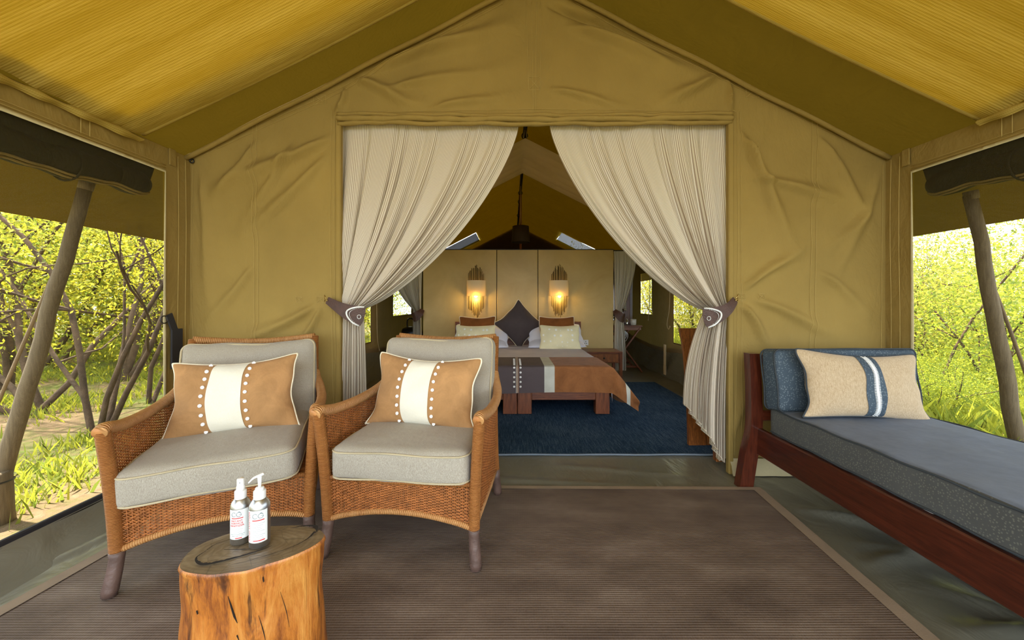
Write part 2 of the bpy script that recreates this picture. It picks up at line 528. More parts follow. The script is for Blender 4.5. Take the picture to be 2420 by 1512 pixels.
M['greydot'] = dotted('grey green dotted cloth', (.085, .090, .090, 1), (.140, .148, .130, 1), 110, .26)
M['welt_dark'] = plain('dark welt', (.035, .045, .055, 1), .8)
M['sand'] = weave_cloth('sand chenille', (.40, .29, .17, 1), (.62, .50, .34, 1), 300, bump=.6)
M['braid'] = plain('white braid', (.80, .82, .82, 1), .7)

def stump_side():
    t = NT('varnished trunk wood')
    co = t.coord(scale=(1, 1, .22), rot=(.12, .18, 0))
    n1 = t.noise(co, 11, 9, .74, .5)
    n2 = t.noise(t.coord(scale=(1, 1, .16), rot=(-.1, .22, 0)), 26, 5, .7, .6)
    col = t.ramp(n1, [(.34, (.065, .017, .004, 1)), (.44, (.22, .062, .010, 1)), (.53, (.44, .145, .018, 1)), (.66, (.60, .27, .055, 1))])
    scar = t.ramp(n2, [(.34, (1, 1, 1)), (.44, (0, 0, 0))])
    col = t.mix(t.math('MULTIPLY', scar, .85), col, (.045, .014, .005, 1))
    b = t.bump(n1, .35, .02, t.bump(n2, .5, .012))
    return t.done(t.bsdf(col, .38, b, spec=.5, coat=.25))
M['stump'] = stump_side()
def stump_top():
    t = NT('weathered end grain'); co = t.coord(scale=(1, 1.8, 1))
    n = t.noise(co, 5, 5, .6, .6)
    w = t.n('ShaderNodeTexWave', wave_type='RINGS', rings_direction='Z'); w.inputs['Scale'].default_value = 16
    w.inputs['Distortion'].default_value = 7; w.inputs['Detail'].default_value = 3; w.inputs['Detail Scale'].default_value = 1.4
    t.l(co, w.inputs['Vector'])
    v = t.n('ShaderNodeTexVoronoi', feature='DISTANCE_TO_EDGE'); v.inputs['Scale'].default_value = 17
    t.l(t.coord(scale=(1, 1.5, 1)), v.inputs['Vector'])
    f = t.math('ADD', t.math('MULTIPLY', n, .93), t.math('MULTIPLY', w.outputs['Fac'], .07))
    col = t.ramp(f, [(.28, (.070, .046, .026, 1)), (.5, (.17, .125, .075, 1)), (.75, (.31, .25, .17, 1))])
    ck = t.ramp(v.outputs['Distance'], [(.0, (1, 1, 1)), (.022, (0, 0, 0))])
    col = t.mix(t.math('MULTIPLY', ck, t.math('MULTIPLY', n, .9)), col, (.03, .02, .012, 1))
    return t.done(t.bsdf(col, .35, t.bump(f, .4, .01), spec=.5))
M['stump_top'] = stump_top()
M['crack'] = plain('open crack', (.012, .008, .006, 1), .9)
M['alu'] = plain('brushed aluminium', (.52, .54, .56, 1), .34, metal=1.0, vary=.04, vscale=200)
M['plastic'] = plain('white plastic', (.84, .85, .86, 1), .35, vary=.02)
M['label'] = plain('white label', (.80, .84, .84, 1), .5, vary=.01)
M['red'] = plain('red print', (.55, .045, .045, 1), .6)
M['ink'] = plain('dark print', (.045, .11, .13, 1), .6)
M['grey_ink'] = plain('grey print', (.42, .44, .46, 1), .6)

def part_wall():
    t = NT('varnished hide panel'); co = t.coord()
    n = t.noise(co, 2.2, 5, .6, .5)
    col = t.ramp(n, [(.3, (.46, .325, .105, 1)), (.7, (.58, .43, .17, 1))])
    w = t.noise(t.coord(scale=(1, 1, 5)), 9, 5, .7, 1.5)
    return t.done(t.bsdf(col, .42, t.bump(w, .10, .01), spec=.5))
M['partition'] = part_wall()
M['sheet'] = plain('lilac grey sheet', (.60, .57, .64, 1), .9, vary=.06, bump=.3, bscale=10)
M['white_linen'] = plain('white linen', (.74, .74, .82, 1), .9, vary=.03, bump=.35, bscale=12)
M['bed_taupe'] = plain('taupe cotton', (.105, .080, .085, 1), .85, vary=.08, bump=.1, bscale=200)
M['bed_suede'] = suede('russet suede', (.33, .135, .050, 1))
M['rust'] = suede('rust brown velvet', (.235, .085, .022, 1))
M['polka'] = dotted('pale gold polka cloth', (.84, .76, .48, 1), (.95, .93, .84, 1), 13, .17, kind='Object', jit=.45)
M['aubergine'] = plain('dark taupe cotton', (.060, .043, .042, 1), .85, bump=.1, bscale=30)
M['bed_pipe'] = plain('cream bed piping', (.78, .66, .45, 1), .8)
M['stripe_cream'] = plain('pale stripe', (.62, .62, .54, 1), .85)
M['rod'] = plain('bronze rod', (.11, .085, .055, 1), .4, metal=.7)
def shade_mat():
    t = NT('cream lamp shade')
    sh = t.bsdf((.88, .79, .55, 1), .8)
    tr = t.n('ShaderNodeBsdfTranslucent'); tr.inputs[0].default_value = (.85, .68, .35, 1)
    mx = t.n('ShaderNodeMixShader'); mx.inputs[0].default_value = .30
    t.l(sh, mx.inputs[1]); t.l(tr.outputs[0], mx.inputs[2]); return t.done(mx.outputs[0])
M['shade'] = shade_mat()
M['bulb'] = glow('lit bulb', (1.0, .72, .30, 1), 40)
M['brown_shade'] = plain('brown drum shade', (.045, .024, .010, 1), .8)
M['lit_pole'] = plain('orange lit pole', (.34, .10, .03, 1), .5)  # orange light falling on the pole put into its colour
M['socket'] = plain('socket white', (.78, .80, .80, 1), .35)
M['black'] = plain('black gloss', (.012, .012, .014, 1), .25)
M['towel'] = plain('tan towel', (.48, .36, .17, 1), .95, bump=.5, bscale=150)
M['ceramic'] = plain('ceramic', (.70, .68, .60, 1), .2)
M['pole'] = wood('weathered pole', (.13, .095, .055, 1), (.24, .185, .11, 1), 2, rough=.85, coat=0)
M['bark'] = plain('bark', (.085, .052, .030, 1), .95, vary=.5, vscale=9, bump=.8, bscale=40)
M['leaf_a'] = leafy('sunlit leaf', (.13, .17, .018, 1), (.36, .34, .035, 1), (.74, .64, .05, 1), .58)
M['leaf_b'] = leafy('fresh leaf', (.10, .16, .020, 1), (.27, .32, .04, 1), (.60, .62, .06, 1), .58)
M['leaf_c'] = leafy('pale leaf', (.15, .18, .030, 1), (.40, .38, .07, 1), (.68, .60, .09, 1), .55)
M['grass'] = leafy('grass blade', (.20, .25, .030, 1), (.40, .40, .06, 1), (.60, .60, .06, 1), .5)
def earth():
    t = NT('dry earth'); co = t.coord()
    n = t.noise(co, .9, 6, .65); m = t.noise(co, 22, 4)
    f = t.math('ADD', t.math('MULTIPLY', n, .75), t.math('MULTIPLY', m, .25))
    col = t.ramp(f, [(.36, (.12, .19, .03, 1)), (.48, (.14, .13, .05, 1)), (.56, (.19, .13, .075, 1)), (.72, (.31, .22, .135, 1))])
    return t.done(t.bsdf(col, .95, t.bump(m, .6, .03), spec=.1))
M['earth'] = earth()

# ------------------------------------------------------------------ the tent: floor, walls, roof
XL, XR, XC, ZE, ZR, WY = -2.07, 2.40, .15, 2.03, 3.17, 2.50
SL = (ZR - ZE) / (XC - XL); SR = (ZR - ZE) / (XR - XC)
def roof_z(x):
    x = np.asarray(x, dtype=float)
    return np.where(x < XC, ZR - (XC - x) * SL, ZR - (x - XC) * SR)

def weld(o, d=.0004):
    bm = bmesh.new(); bm.from_mesh(o.data)
    bmesh.ops.remove_doubles(bm, verts=bm.verts, dist=d)
    bm.to_mesh(o.data); bm.free(); return o

def cells(mb, A, B, holes, step, f):
    A = sorted(set(A)); B = sorted(set(B))
    for a0, a1 in zip(A[:-1], A[1:]):
        for b0, b1 in zip(B[:-1], B[1:]):
            ca, cb = (a0 + a1) / 2, (b0 + b1) / 2
            if any(h[0] < ca < h[1] and h[2] < cb < h[3] for h in holes): continue
            na = max(2, int((a1 - a0) / step) + 2); nb = max(2, int((b1 - b0) / step) + 2)
            U, V = np.meshgrid(np.linspace(a0, a1, na), np.linspace(b0, b1, nb), indexing='ij')
            X, Y, Z = f(U, V)
            mb.grid(X + 0 * U, Y + 0 * U, Z + 0 * U, U, V)

def struct(o):
    o['kind'] = 'structure'; return o

# ground outside
mb = MB()
U, V = np.meshgrid(np.linspace(-26, 26, 105), np.linspace(-16, 34, 101), indexing='ij')
H = smooth_noise(U, V, .12, 3) * .10
away = np.clip(np.maximum(np.abs(U - .15) - 3.4, 0) / 6, 0, 1)
mb.grid(U, V, -.12 + H * away + away * .25)
struct(prop(mb.build('ground', M['earth'])))

# floor: the groundsheet, wrinkled along the two sides of the porch
def floor_z(X, Y):
    rug = np.clip((1.46 - X) / .12, 0, 1) * np.clip((X + 1.86) / .1, 0, 1) * np.clip((2.27 - Y) / .06, 0, 1)
    w = smooth_noise(X * 1.3 + Y * .9, Y * .5 - X * .4, 1.6, 5, 3)
    cr = np.zeros_like(X)
    for (x0, y0, x1, y1, a, wd) in ((1.50, 2.10, 2.2, 1.55, .020, .035), (1.55, 1.80, 2.3, 1.35, .016, .03), (1.45, 1.62, 2.2, 1.72, .013, .03),
                                    (1.44, 1.30, 2.3, 1.15, .020, .04), (1.6, 1.55, 1.95, .9, .018, .035), (1.75, 1.7, 2.1, .95, .022, .04),
                                    (-1.9, 2.2, -2.0, 1.2, .012, .03), (-1.0, 2.42, .9, 2.38, .006, .03), (.1, 2.62, 1.2, 2.48, .005, .03)):
        dx, dy = x1 - x0, y1 - y0; L = math.hypot(dx, dy)
        t = ((X - x0) * dx + (Y - y0) * dy) / L ** 2; d = ((X - x0) * dy - (Y - y0) * dx) / L + .03 * np.sin(t * 5)
        cr = cr + a * 1.7 * np.exp(-(d / wd) ** 2) * np.clip(t * 4, 0, 1) * np.clip((1 - t) * 4, 0, 1)
    side = np.clip((X - 1.40) / .15, 0, 1) + np.clip((-1.80 - X) / .1, 0, 1) + .25 * np.clip((Y - 2.3) / .05, 0, 1)
    return (np.maximum(w, 0) * .008 * side + cr) * (1 - rug) - .001
mb = MB()
U, V = np.meshgrid(np.linspace(XL, XR, 225), np.linspace(-.9, 2.85, 190), indexing='ij')
mb.grid(U, V, floor_z(U, V), U, V)
U, V = np.meshgrid(np.linspace(XL, XR, 30), np.linspace(2.85, 10.3, 60), indexing='ij')
mb.grid(U, V, 0 * U - .001, U, V)
struct(mb.build('floor', M['groundsheet'], smooth=True))

# the canvas wall with the doorway, facing the porch
DX0, DX1, DZ = -1.105, 1.395, 2.285
def wpx(x, y): return ((x - 1210.) * WY / FPX, EYE - (y - 715.) * WY / FPX)
CREASE = []
for (ax, ay, bx, by, amp, wd) in (
        (860, 175, 1245, 40, .030, .055), (1290, 10, 1700, 160, -.030, .05), (1330, 60, 1690, 175, .020, .06),
        (830, 185, 1020, 262, .020, .05), (1705, 165, 1545, 262, .020, .05), (905, 215, 1225, 150, .012, .05),
        (1010, 262, 1235, 215, .012, .04), (1290, 210, 1520, 262, .012, .04), (815, 205, 800, 290, .015, .03), (1712, 170, 1735, 300, .018, .03),
        (790, 320, 470, 470, .022, .06), (780, 360, 520, 620, .016, .06), (610, 330, 480, 520, .014, .05), (700, 330, 560, 560, .012, .045),
        (470, 390, 500, 760, .012, .04), (755, 715, 540, 830, .018, .05), (760, 720, 690, 860, .016, .035), (600, 620, 470, 800, .012, .05),
        (1740, 300, 1900, 640, .022, .06), (1760, 420, 2060, 480, .016, .05), (1930, 320, 2080, 560, .014, .05), (2085, 390, 1960, 700, .012, .05),
        (1750, 690, 1920, 560, .018, .04), (1745, 715, 1830, 830, .020, .04), (1770, 705, 2010, 800, .014, .05), (1930, 640, 2080, 760, .010, .05),
        (1755, 330, 1800, 420, .012, .03), (1720, 1100, 1760, 900, .012, .03), (2040, 500, 1940, 620, .010, .04)):
    CREASE.append((*wpx(ax, ay), *wpx(bx, by), amp, wd))
def wall_disp(X, Z):
    D = smooth_noise(X, Z, .45, 21, 3) * .010 + smooth_noise(X + Z * .6, Z - X * .3, 1.7, 9, 2) * .0035
    for (x0, z0, x1, z1, a, w) in CREASE:
        dx, dz = x1 - x0, z1 - z0; L = math.hypot(dx, dz)
        t = ((X - x0) * dx + (Z - z0) * dz) / L ** 2
        d = ((X - x0) * dz - (Z - z0) * dx) / L + .012 * np.sin(t * 6)
        ww = w * (.38 + .7 * np.clip(t, 0, 1))
        D = D + a * 2.6 * np.exp(-(d / ww) ** 2) * np.clip(t * 6, 0, 1) * np.clip((1 - t) * 2.0, 0, 1)
    edge = np.minimum(np.clip((X - XL) / .12, 0, 1), np.clip((XR - X) / .12, 0, 1))
    dr = np.where(Z < DZ, np.minimum(np.abs(X - DX0), np.abs(X - DX1)), 9.)
    dr = np.minimum(dr, np.where((X > DX0) & (X < DX1), np.abs(Z - DZ), 9.))
    return -D * edge * np.clip(dr / .10, .15, 1) * np.clip((roof_z(X) - Z) / .10, 0, 1)
mb = MB()
def wall_patch(x0, x1, zb):
    nx = int((x1 - x0) / .014) + 2; nz = 170 if zb < 1 else 75
    U, V = np.meshgrid(np.linspace(x0, x1, nx), np.linspace(0, 1, nz), indexing='ij')
    Z = zb + (roof_z(U) - zb) * V
    mb.grid(U, WY + wall_disp(U, Z), Z, U, Z)
wall_patch(XL, DX0, .0); wall_patch(DX1, XR, .0)
nx = int((DX1 - DX0) / .014) + 2
U, V = np.meshgrid(np.linspace(DX0, DX1, nx), np.linspace(0, 1, 75), indexing='ij')
Z = DZ + (roof_z(U) - DZ) * V
mb.grid(U, WY + wall_disp(U, Z), Z, U, Z)
wall_front = struct(weld(mb.build('wall_front', M['wall'])))

def wline(pts, r=.0010, name='seam', mat='thread', off=.004, n=5):
    """a stitched line lying on the wall, points in photo pixels on the wall plane"""
    P = []
    for (a, b) in zip(pts[:-1], pts[1:]):
        k = max(2, int(math.hypot(b[0] - a[0], b[1] - a[1]) / 12))
        for i in range(k):
            P.append((a[0] + (b[0] - a[0]) * i / k, a[1] + (b[1] - a[1]) * i / k))
    P.append(pts[-1])
    XZ = np.array([wpx(*p) for p in P])
    Yv = WY + wall_disp(XZ[:, 0], XZ[:, 1]) - off
    m = MB(); m.tube(np.stack([XZ[:, 0], Yv, XZ[:, 1]], -1), r, n)
    return m.build(name, M[mat], wall_front)
for xs in ((598, 607), (1919, 1931)):
    for xa in xs:
        zt = 296 if xa < 1000 else 285
        wline([(xa, zt + (xa - 600 if xa < 1000 else 0) * -.4), (xa + (2 if xa < 1000 else -8), 830 if xa < 1000 else 900)])
for pts in ([(797, 1000), (793, 820), (790, 560), (792, 268), (1265, 258), (1742, 264), (1744, 560), (1741, 820), (1735, 1075)],
            [(790, 1000), (785, 820), (781, 560), (784, 262)], [(1752, 1075), (1752, 560), (1750, 262)],
            [(450, 372), (800, 212), (1180, 8)], [(452, 380), (800, 221), (1190, 8)],
            [(2092, 368), (1750, 202), (1360, 8)], [(2090, 376), (1750, 211), (1352, 8)],
            [(1243, 5), (1249, 212)], [(1277, 5), (1277, 212)], [(1256, 5), (1260, 262)], [(1268, 5), (1265, 262)],
            [(457, 385), (452, 640), (458, 830)], [(447, 378), (445, 640), (450, 830)], [(2085, 385), (2082, 640), (2080, 860)]):
    wline(pts)
def xbox(x0, y0, x1, y1):
    wline([(x0, y0), (x1, y0), (x1, y1), (x0, y1), (x0, y0), (x1, y1)], .0009); wline([(x1, y0), (x0, y1)], .0009)
for b in ((1249, 183, 1276, 213), (748, 701, 765, 715), (699, 702, 713, 714), (1744, 694, 1761, 708), (1790, 694, 1805, 707), (742, 224, 770, 246), (1763, 204, 1795, 230)):
    xbox(*b)
# pale hem at the foot of the wall
for (x0, x1) in ((XL, DX0), (DX1, XR)):
    m = MB()
    U, V = np.meshgrid(np.linspace(x0, x1, 60), np.linspace(0, 1, 8), indexing='ij')
    Z = .005 + V * .10
    m.grid(U, WY - .012 + smooth_noise(U, V, 2.2, 4) * .006 - (1 - V) * .03, Z, U, Z)
    m.build('hem', M['hem'], wall_front)
# facing strips that border the doorway, and eyelets in the upper corners
for (xa, xb) in ((DX0 - .025, DX0 + .008), (DX1 - .008, DX1 + .025)):
    m = MB(); m.box(xa, xb, WY - .012, WY + .03, .0, DZ, .006); m.build('door_facing', M['wall'], wall_front)
for (ex, ey) in ((457, 382), (2088, 371)):
    p = wpx(ex, ey); m = MB()
    a = np.linspace(0, 2 * math.pi, 17)[:-1]
    m.tube([(p[0] + .012 * math.cos(t), WY - .012, p[1] + .012 * math.sin(t)) for t in a], .004, 6, closed=True)
    m.build('eyelet', M['iron'], wall_front)

# side walls with mesh windows; each second hole is unseen, added for daylight
holes_l = [(-.75, 2.32, .115, 1.885), (2.75, 4.15, .50, 1.75), (4.30, 5.70, .52, 1.70), (6.75, 8.0, .86, 1.62)]
holes_r = [(-.75, 2.335, .115, 1.885), (2.75, 4.25, .50, 1.75), (4.60, 5.78, .50, 1.70), (6.66, 7.26, .89, 1.64)]
def side_wall(name, X, sgn, holes, mat, y0, y1):
    hs = [h for h in holes if h[0] < y1 and h[1] > y0]
    A = [y0, y1] + [v for h in hs for v in h[:2]]; B = [0, ZE] + [v for h in hs for v in h[2:]]
    m = MB()
    def f(u, v):
        d = smooth_noise(u, v, .5, 13 + int(X), 3) * .008 + smooth_noise(u * 3, v * .4, .9, 31, 2) * .003
        e = np.clip(np.minimum(v, ZE - v) / .1, 0, 1)
        return X + sgn * d * e, u, v
    cells(m, A, B, hs, .05, f)
    return struct(weld(m.build(name, M[mat])))
wall_left = side_wall('wall_left', XL, 1, holes_l, 'wall', -.9, WY)
wall_right = side_wall('wall_right', XR, -1, holes_r, 'wall', -.9, WY)
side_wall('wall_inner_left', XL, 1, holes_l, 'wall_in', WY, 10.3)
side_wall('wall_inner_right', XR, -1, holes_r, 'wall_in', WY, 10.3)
mb = MB()
U, V = np.meshgrid(np.linspace(XL, XR, 40), np.linspace(0, 1, 30), indexing='ij')
mb.grid(U, 10.3 + smooth_noise(U, V * 3, .5, 17) * .01, V * roof_z(U), U, V)
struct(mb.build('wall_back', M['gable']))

# mesh panes
n_win = 0
def window(X, h, mat, trim):
    global n_win
    n_win += 1
    y0, y1, z0, z1 = h
    m = MB()
    U, V = np.meshgrid(np.linspace(y0, y1, 24), np.linspace(z0, z1, 18), indexing='ij')
    s = 1 if X < 0 else -1
    m.grid(X - s * .012 + 0 * U + s * .004 * smooth_noise(U, V, .6, 8), U, V, U, V)
    w = struct(m.build('window_%d' % n_win, M[mat]))
    m = MB()
    r = .010
    m.tube([(X + s * .004, y1, z0), (X + s * .004, y1 - .004, (z0 + z1) / 2), (X + s * .004, y1, z1), (X + s * .004, y0, z1)], r, 6, flat=.5)
    if trim == 'in': m.tube([(X + s * .004, y0, z1), (X + s * .004, y0, z0), (X + s * .004, y1, z0)], r, 6, flat=.5)
    m.build('window_edging', M['hem' if trim == 'out' else 'wall_in'], w)
    if trim == 'out':
        m = MB(); m.box(X - .012 * s, X + .012 * s, y0, y1 + .01, z0 - .022, z0 + .022, .006)
        m.build('zip_tape', M['webbing'], w)
        m = MB()
        m.tube([(X + s * .014, y, z0 - .004) for y in np.linspace(y0, y1, 8)], .004, 5); m.build('zip', M['iron'], w)
        m = MB()
        for dz in (-.006, .010):
            m.tube([(X + s * .008, y, z1 + .022 + dz + .002 * math.sin(y * 9)) for y in np.linspace(y0, y1, 60)], .0016, 4)
        m.build('hem_stitching', M['thread'], w)
    return w
window(XL, holes_l[0], 'net', 'out'); window(XR, holes_r[0], 'net', 'out')
for h in holes_l[1:]: window(XL, h, 'net_unseen' if h[0] < 4 else 'net_dim', 'in')
for h in holes_r[1:]: window(XR, h, 'net_unseen' if h[0] < 4 else 'net_dim', 'in')

# groundsheet turned up along the porch sides
for nm, X, s in (('baseboard_left', XL, 1), ('baseboard_right', XR, -1)):
    m = MB()
    U, V = np.meshgrid(np.linspace(-.9, 2.5, 170), np.linspace(0, 1, 14), indexing='ij')
    W = smooth_noise(U * 2.6, V * .4, .9, 41, 3) * .014 * np.sin(V * math.pi)
    m.grid(X + s * (.015 + .15 * (1 - V) ** 1.6 + W), U, .002 + V * .115 + np.abs(W) * .4, U, V)
    struct(m.build(nm, M['groundsheet'], smooth=True))
# dark lower tub of the bedroom side walls
for nm, X, s in (('baseboard_inner_left', XL, 1), ('baseboard_inner_right', XR, -1)):
    m = MB()
    U, V = np.meshgrid(np.linspace(2.55, 10.2, 140), np.linspace(0, 1, 12), indexing='ij')
    zt = .40 + .05 * np.sin(U * 1.7)
    m.grid(X + s * (.02 + .10 * (1 - V) + .02 * np.sin(U * 9 + V * 2) * (1 - V)), U, V * zt, U, V)
    b = struct(m.build(nm, M['groundsheet'], smooth=True))
    m = MB()
    m.grid(X + s * (.024 + .004 * V), U, zt - .05 + .09 * V, U, V); m.build('skirt_flap', M['wall_in'], b)

# roof: canvas that runs out past the walls as the fly
m = MB()
VENT = (8.62, 9.70)
def roofc(u, v):
    return u, v, roof_z(u) + .012 * smooth_noise(u, v, .35, 6, 2) * np.clip(np.abs(u - XC) / .3, 0, 1) * np.where((u < XL) | (u > XR), .4, 1)
cells(m, [-2.886, XL, XL + .1, -1.90, -.80, XC], [-1.7, 2.0, 2.5, *VENT, 10.4], [(-1.90, -.80, *VENT)], .09, roofc)  # unseen front overhang added to keep sky light off the upper wall
cells(m, [XC, 1.10, 2.25, XR - .1, XR, 3.20], [-1.7, 2.0, 2.5, *VENT, 10.4], [(1.10, 2.25, *VENT)], .09, roofc)
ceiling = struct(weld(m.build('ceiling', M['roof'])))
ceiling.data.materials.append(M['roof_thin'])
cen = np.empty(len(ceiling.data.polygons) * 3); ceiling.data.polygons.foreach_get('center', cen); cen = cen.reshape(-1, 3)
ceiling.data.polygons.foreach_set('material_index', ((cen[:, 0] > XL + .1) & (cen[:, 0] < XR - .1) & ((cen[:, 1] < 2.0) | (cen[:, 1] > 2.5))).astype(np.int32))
m = MB()
def roofi(u, v):
    return u, v, roof_z(u) - .035 + .012 * smooth_noise(u, v, .5, 16, 3)
cells(m, [XL + .02, -1.90, -.80, XC], [2.53, *VENT, 10.28], [(-1.90, -.80, *VENT)], .09, roofi)
cells(m, [XC, 1.10, 2.25, XR - .02], [2.53, *VENT, 10.28], [(1.10, 2.25, *VENT)], .09, roofi)
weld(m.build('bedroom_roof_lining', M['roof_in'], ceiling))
# binding along the foot of the porch roof where it meets the wall
for (xa, xb) in ((XL, XC), (XC, XR)):
    m = MB()
    m.tube([(x, WY - .03 + .006 * math.sin(x * 9), float(roof_z(x)) - .012) for x in np.linspace(xa, xb, 40)], .016, 6)
    m.build('roof_binding', M['wall'], ceiling)
for i, (xa, xb) in enumerate(((-1.90, -.80), (1.10, 2.25))):
    m = MB()
    U, V = np.meshgrid(np.linspace(xa, xb, 10), np.linspace(*VENT, 8), indexing='ij')
    m.grid(U, V, roof_z(U) - .04, U, V)
    n_win += 1
    struct(m.build('window_%d' % n_win, netting('roof vent mesh', (.20, .12, .08, 1), .012 if i == 0 else .05, .04) if True else None))

# eave valance flap pieces inside the porch sides: straps at the corners
for (p, nm) in ((px(413, 366, 2.36), 'l'), (px(2130, 372, 2.36), 'r')):
    X = XL + .01 if nm == 'l' else XR - .01
    m = MB(); m.box(X - .004, X + .004, p.y - .02, p.y + .025, 1.93, 2.03, .002)
    m.build('corner_strap', M['wall'], wall_left if nm == 'l' else wall_right)

# vertical seams of the porch side walls
for X, s, w in ((XL, 1, wall_left), (XR, -1, wall_right)):
    for yy in (2.40, 2.455):
        m = MB(); m.tube([(X + s * .012, yy + .004 * math.sin(z * 5), z) for z in np.linspace(.12, 2.0, 30)], .0016, 4)
        m.build('seam', M['thread'], w)
    for yy in (1.86, 1.90, .7, .74):
        m = MB(); m.tube([(X + s * .010, yy, z) for z in np.linspace(1.91, 2.02, 6)], .0016, 4)
        m.build('seam', M['thread'], w)

# ------------------------------------------------------------------ porch shade-net liners
def liner(name, label, xe, sgn, yfar):
    t = thing(name, label, 'roof liner', (0, 0, 0))
    m = MB()
    U, V = np.meshgrid(np.linspace(0, 1, 60), np.linspace(-.88, yfar, 150), indexing='ij')
    X = xe + (XC - xe) * U
    sag = .03 + .035 * np.sin(U * math.pi) + .010 * np.sin(V * 11 + smooth_noise(U, V, .8, 3) * 1.5) + .006 * np.sin(V * 31)
    L = abs(XC - xe)
    m.grid(X, V, roof_z(X) - sag, U * L * 1.12, V)
    m.build('net_cloth', M['shade_net'], t)
    m = MB()
    m.tube([(xe + (XC - xe) * u, yfar, float(roof_z(xe + (XC - xe) * u)) - (.03 + .035 * math.sin(u * math.pi)) - .010 * math.sin(yfar * 11)) for u in np.linspace(0, 1, 60)], .011, 6, flat=.5)
    m.build('rolled_edge', M['shade_net'], t)
    m = MB()
    U, V = np.meshgrid(np.linspace(-.88, yfar, 260), np.linspace(0, 1, 9), indexing='ij')
    wav = np.sin(U * 34 + 2 * np.sin(U * 4.1)) + .5 * np.sin(U * 13.2 + 1)
    zt = float(roof_z(xe)) - .03
    m.grid(xe - sgn * (.005 - .022 * np.sin(V * math.pi) * 1 - .010 * wav * V), U, zt - V * (.036 + .012 * wav) + .005 * wav, U, V * .06)
    m.build('hem_frill', M['shade_net'], t)
    return t
liner('shade_net_liner', 'golden woven shade net under the roof above the wicker armchairs', XL + .03, 1, 2.15)
liner('shade_net_liner', 'golden woven shade net under the roof above the daybed', XR - .05, -1, 1.96)

# rolled-up window flaps
def flap(X, sgn, y0, y1, label):
    t = thing('rolled_window_flap', label, 'window flap')
    m = MB()
    ys = np.linspace(y0, y1, 110)
    P = []; rr = []
    for y in ys:
        P.append((X - sgn * .105, y, 1.800 - .028 * math.sin((y - y0) / (y1 - y0) * math.pi) + .006 * math.sin(y * 13)))
        rr.append(.074 + .006 * math.sin(y * 17) + .004 * math.sin(y * 41))
    rr[-1] = .050; rr[-2] = .064
    m.tube(P, rr, 18)
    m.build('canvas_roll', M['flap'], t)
    m = MB()
    U, V = np.meshgrid(ys, np.linspace(0, 1, 6), indexing='ij')
    m.grid(X - sgn * (.030 + .04 * V + .006 * np.sin(U * 15) * V), U, 1.93 - V * .12, U, V)
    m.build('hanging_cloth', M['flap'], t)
    m = MB()
    for k in (-.30, -.05):
        m.tube([(p[0] + sgn * (r_ + .002) * math.cos(k - .9), p[1], p[2] + (r_ + .002) * math.sin(k - .9)) for p, r_ in zip(P, rr)], .007, 5)
    m.build('lit_roll_edge', M['wall'], t)  # paler strips stand for light along the lower edge of the roll
    a = np.linspace(0, 2 * math.pi, 20)[:-1]
    for yy in (1.9, .9):
        m2 = MB(); m2.tube([(X - sgn * .105 + .084 * math.cos(k), yy, 1.78 + .084 * math.sin(k)) for k in a], .006, 5, closed=True)
        m2.build('tie_tape', M['flap'], t)
flap(XL, 1, -.7, 2.30, 'dark rolled canvas window flap above the left mesh window')
flap(XR, -1, -.7, 2.315, 'dark rolled canvas window flap above the mesh window behind the daybed')

# ridge pole, liner band, pendant
t = thing('ridge_pole', 'dark metal ridge pole running under the peak of the tent roof', 'pole', (XC, 2.6, 0))
m = MB(); m.tube([(0, 0, ZR - .10), (0, 7.6, ZR - .10)], .024, 10); m.build('pole', M['iron'], t)
for yy in (1.25, 2.0, 4.4, 5.0, 6.2):
    m = MB(); a = np.linspace(0, 2 * math.pi, 15)[:-1]
    m.tube([(.034 * math.cos(k), yy, ZR - .10 + .034 * math.sin(k)) for k in a], .007, 5, closed=True)
    m.build('tie_loop', M['webbing'], t)

t = thing('roof_liner_band', 'pleated pale cloth band hung below the ridge over the bed', 'roof liner', (0, 0, 0))
m = MB()
zap = 2.96
for (xa, xb, sl) in ((-1.95, XC, SL), (XC, 2.30, -SR)):
    U, V = np.meshgrid(np.linspace(xa, xb, 40), np.linspace(4.40, 5.60, 90), indexing='ij')
    m.grid(U, V, zap - np.abs(U - XC) * abs(sl) - .012 * np.abs(np.sin((V - 4.4) * math.pi * 6 / 1.2)), U, V)
weld(m.build('band_cloth', M['liner_in'], t))
for yy in (4.40, 5.60):
    m = MB(); m.tube([(XC - .02, yy, zap), (XC, yy, ZR - .08), (XC + .02, yy, zap)], .004, 5); m.build('hanger', M['cord'], t)
t = thing('roof_liner_band', 'pale cloth band under the ridge just inside the doorway', 'roof liner', (0, 0, 0))
m = MB()
for (xa, xb, sl) in ((-1.95, XC, SL), (XC, 2.30, -SR)):
    U, V = np.meshgrid(np.linspace(xa, xb, 40), np.linspace(2.75, 3.62, 60), indexing='ij')
    m.grid(U, V, zap + .10 - np.abs(U - XC) * abs(sl) - .012 * np.abs(np.sin((V - 2.7) * math.pi * 5)), U, V)
weld(m.build('band_cloth', M['liner_in'], t))

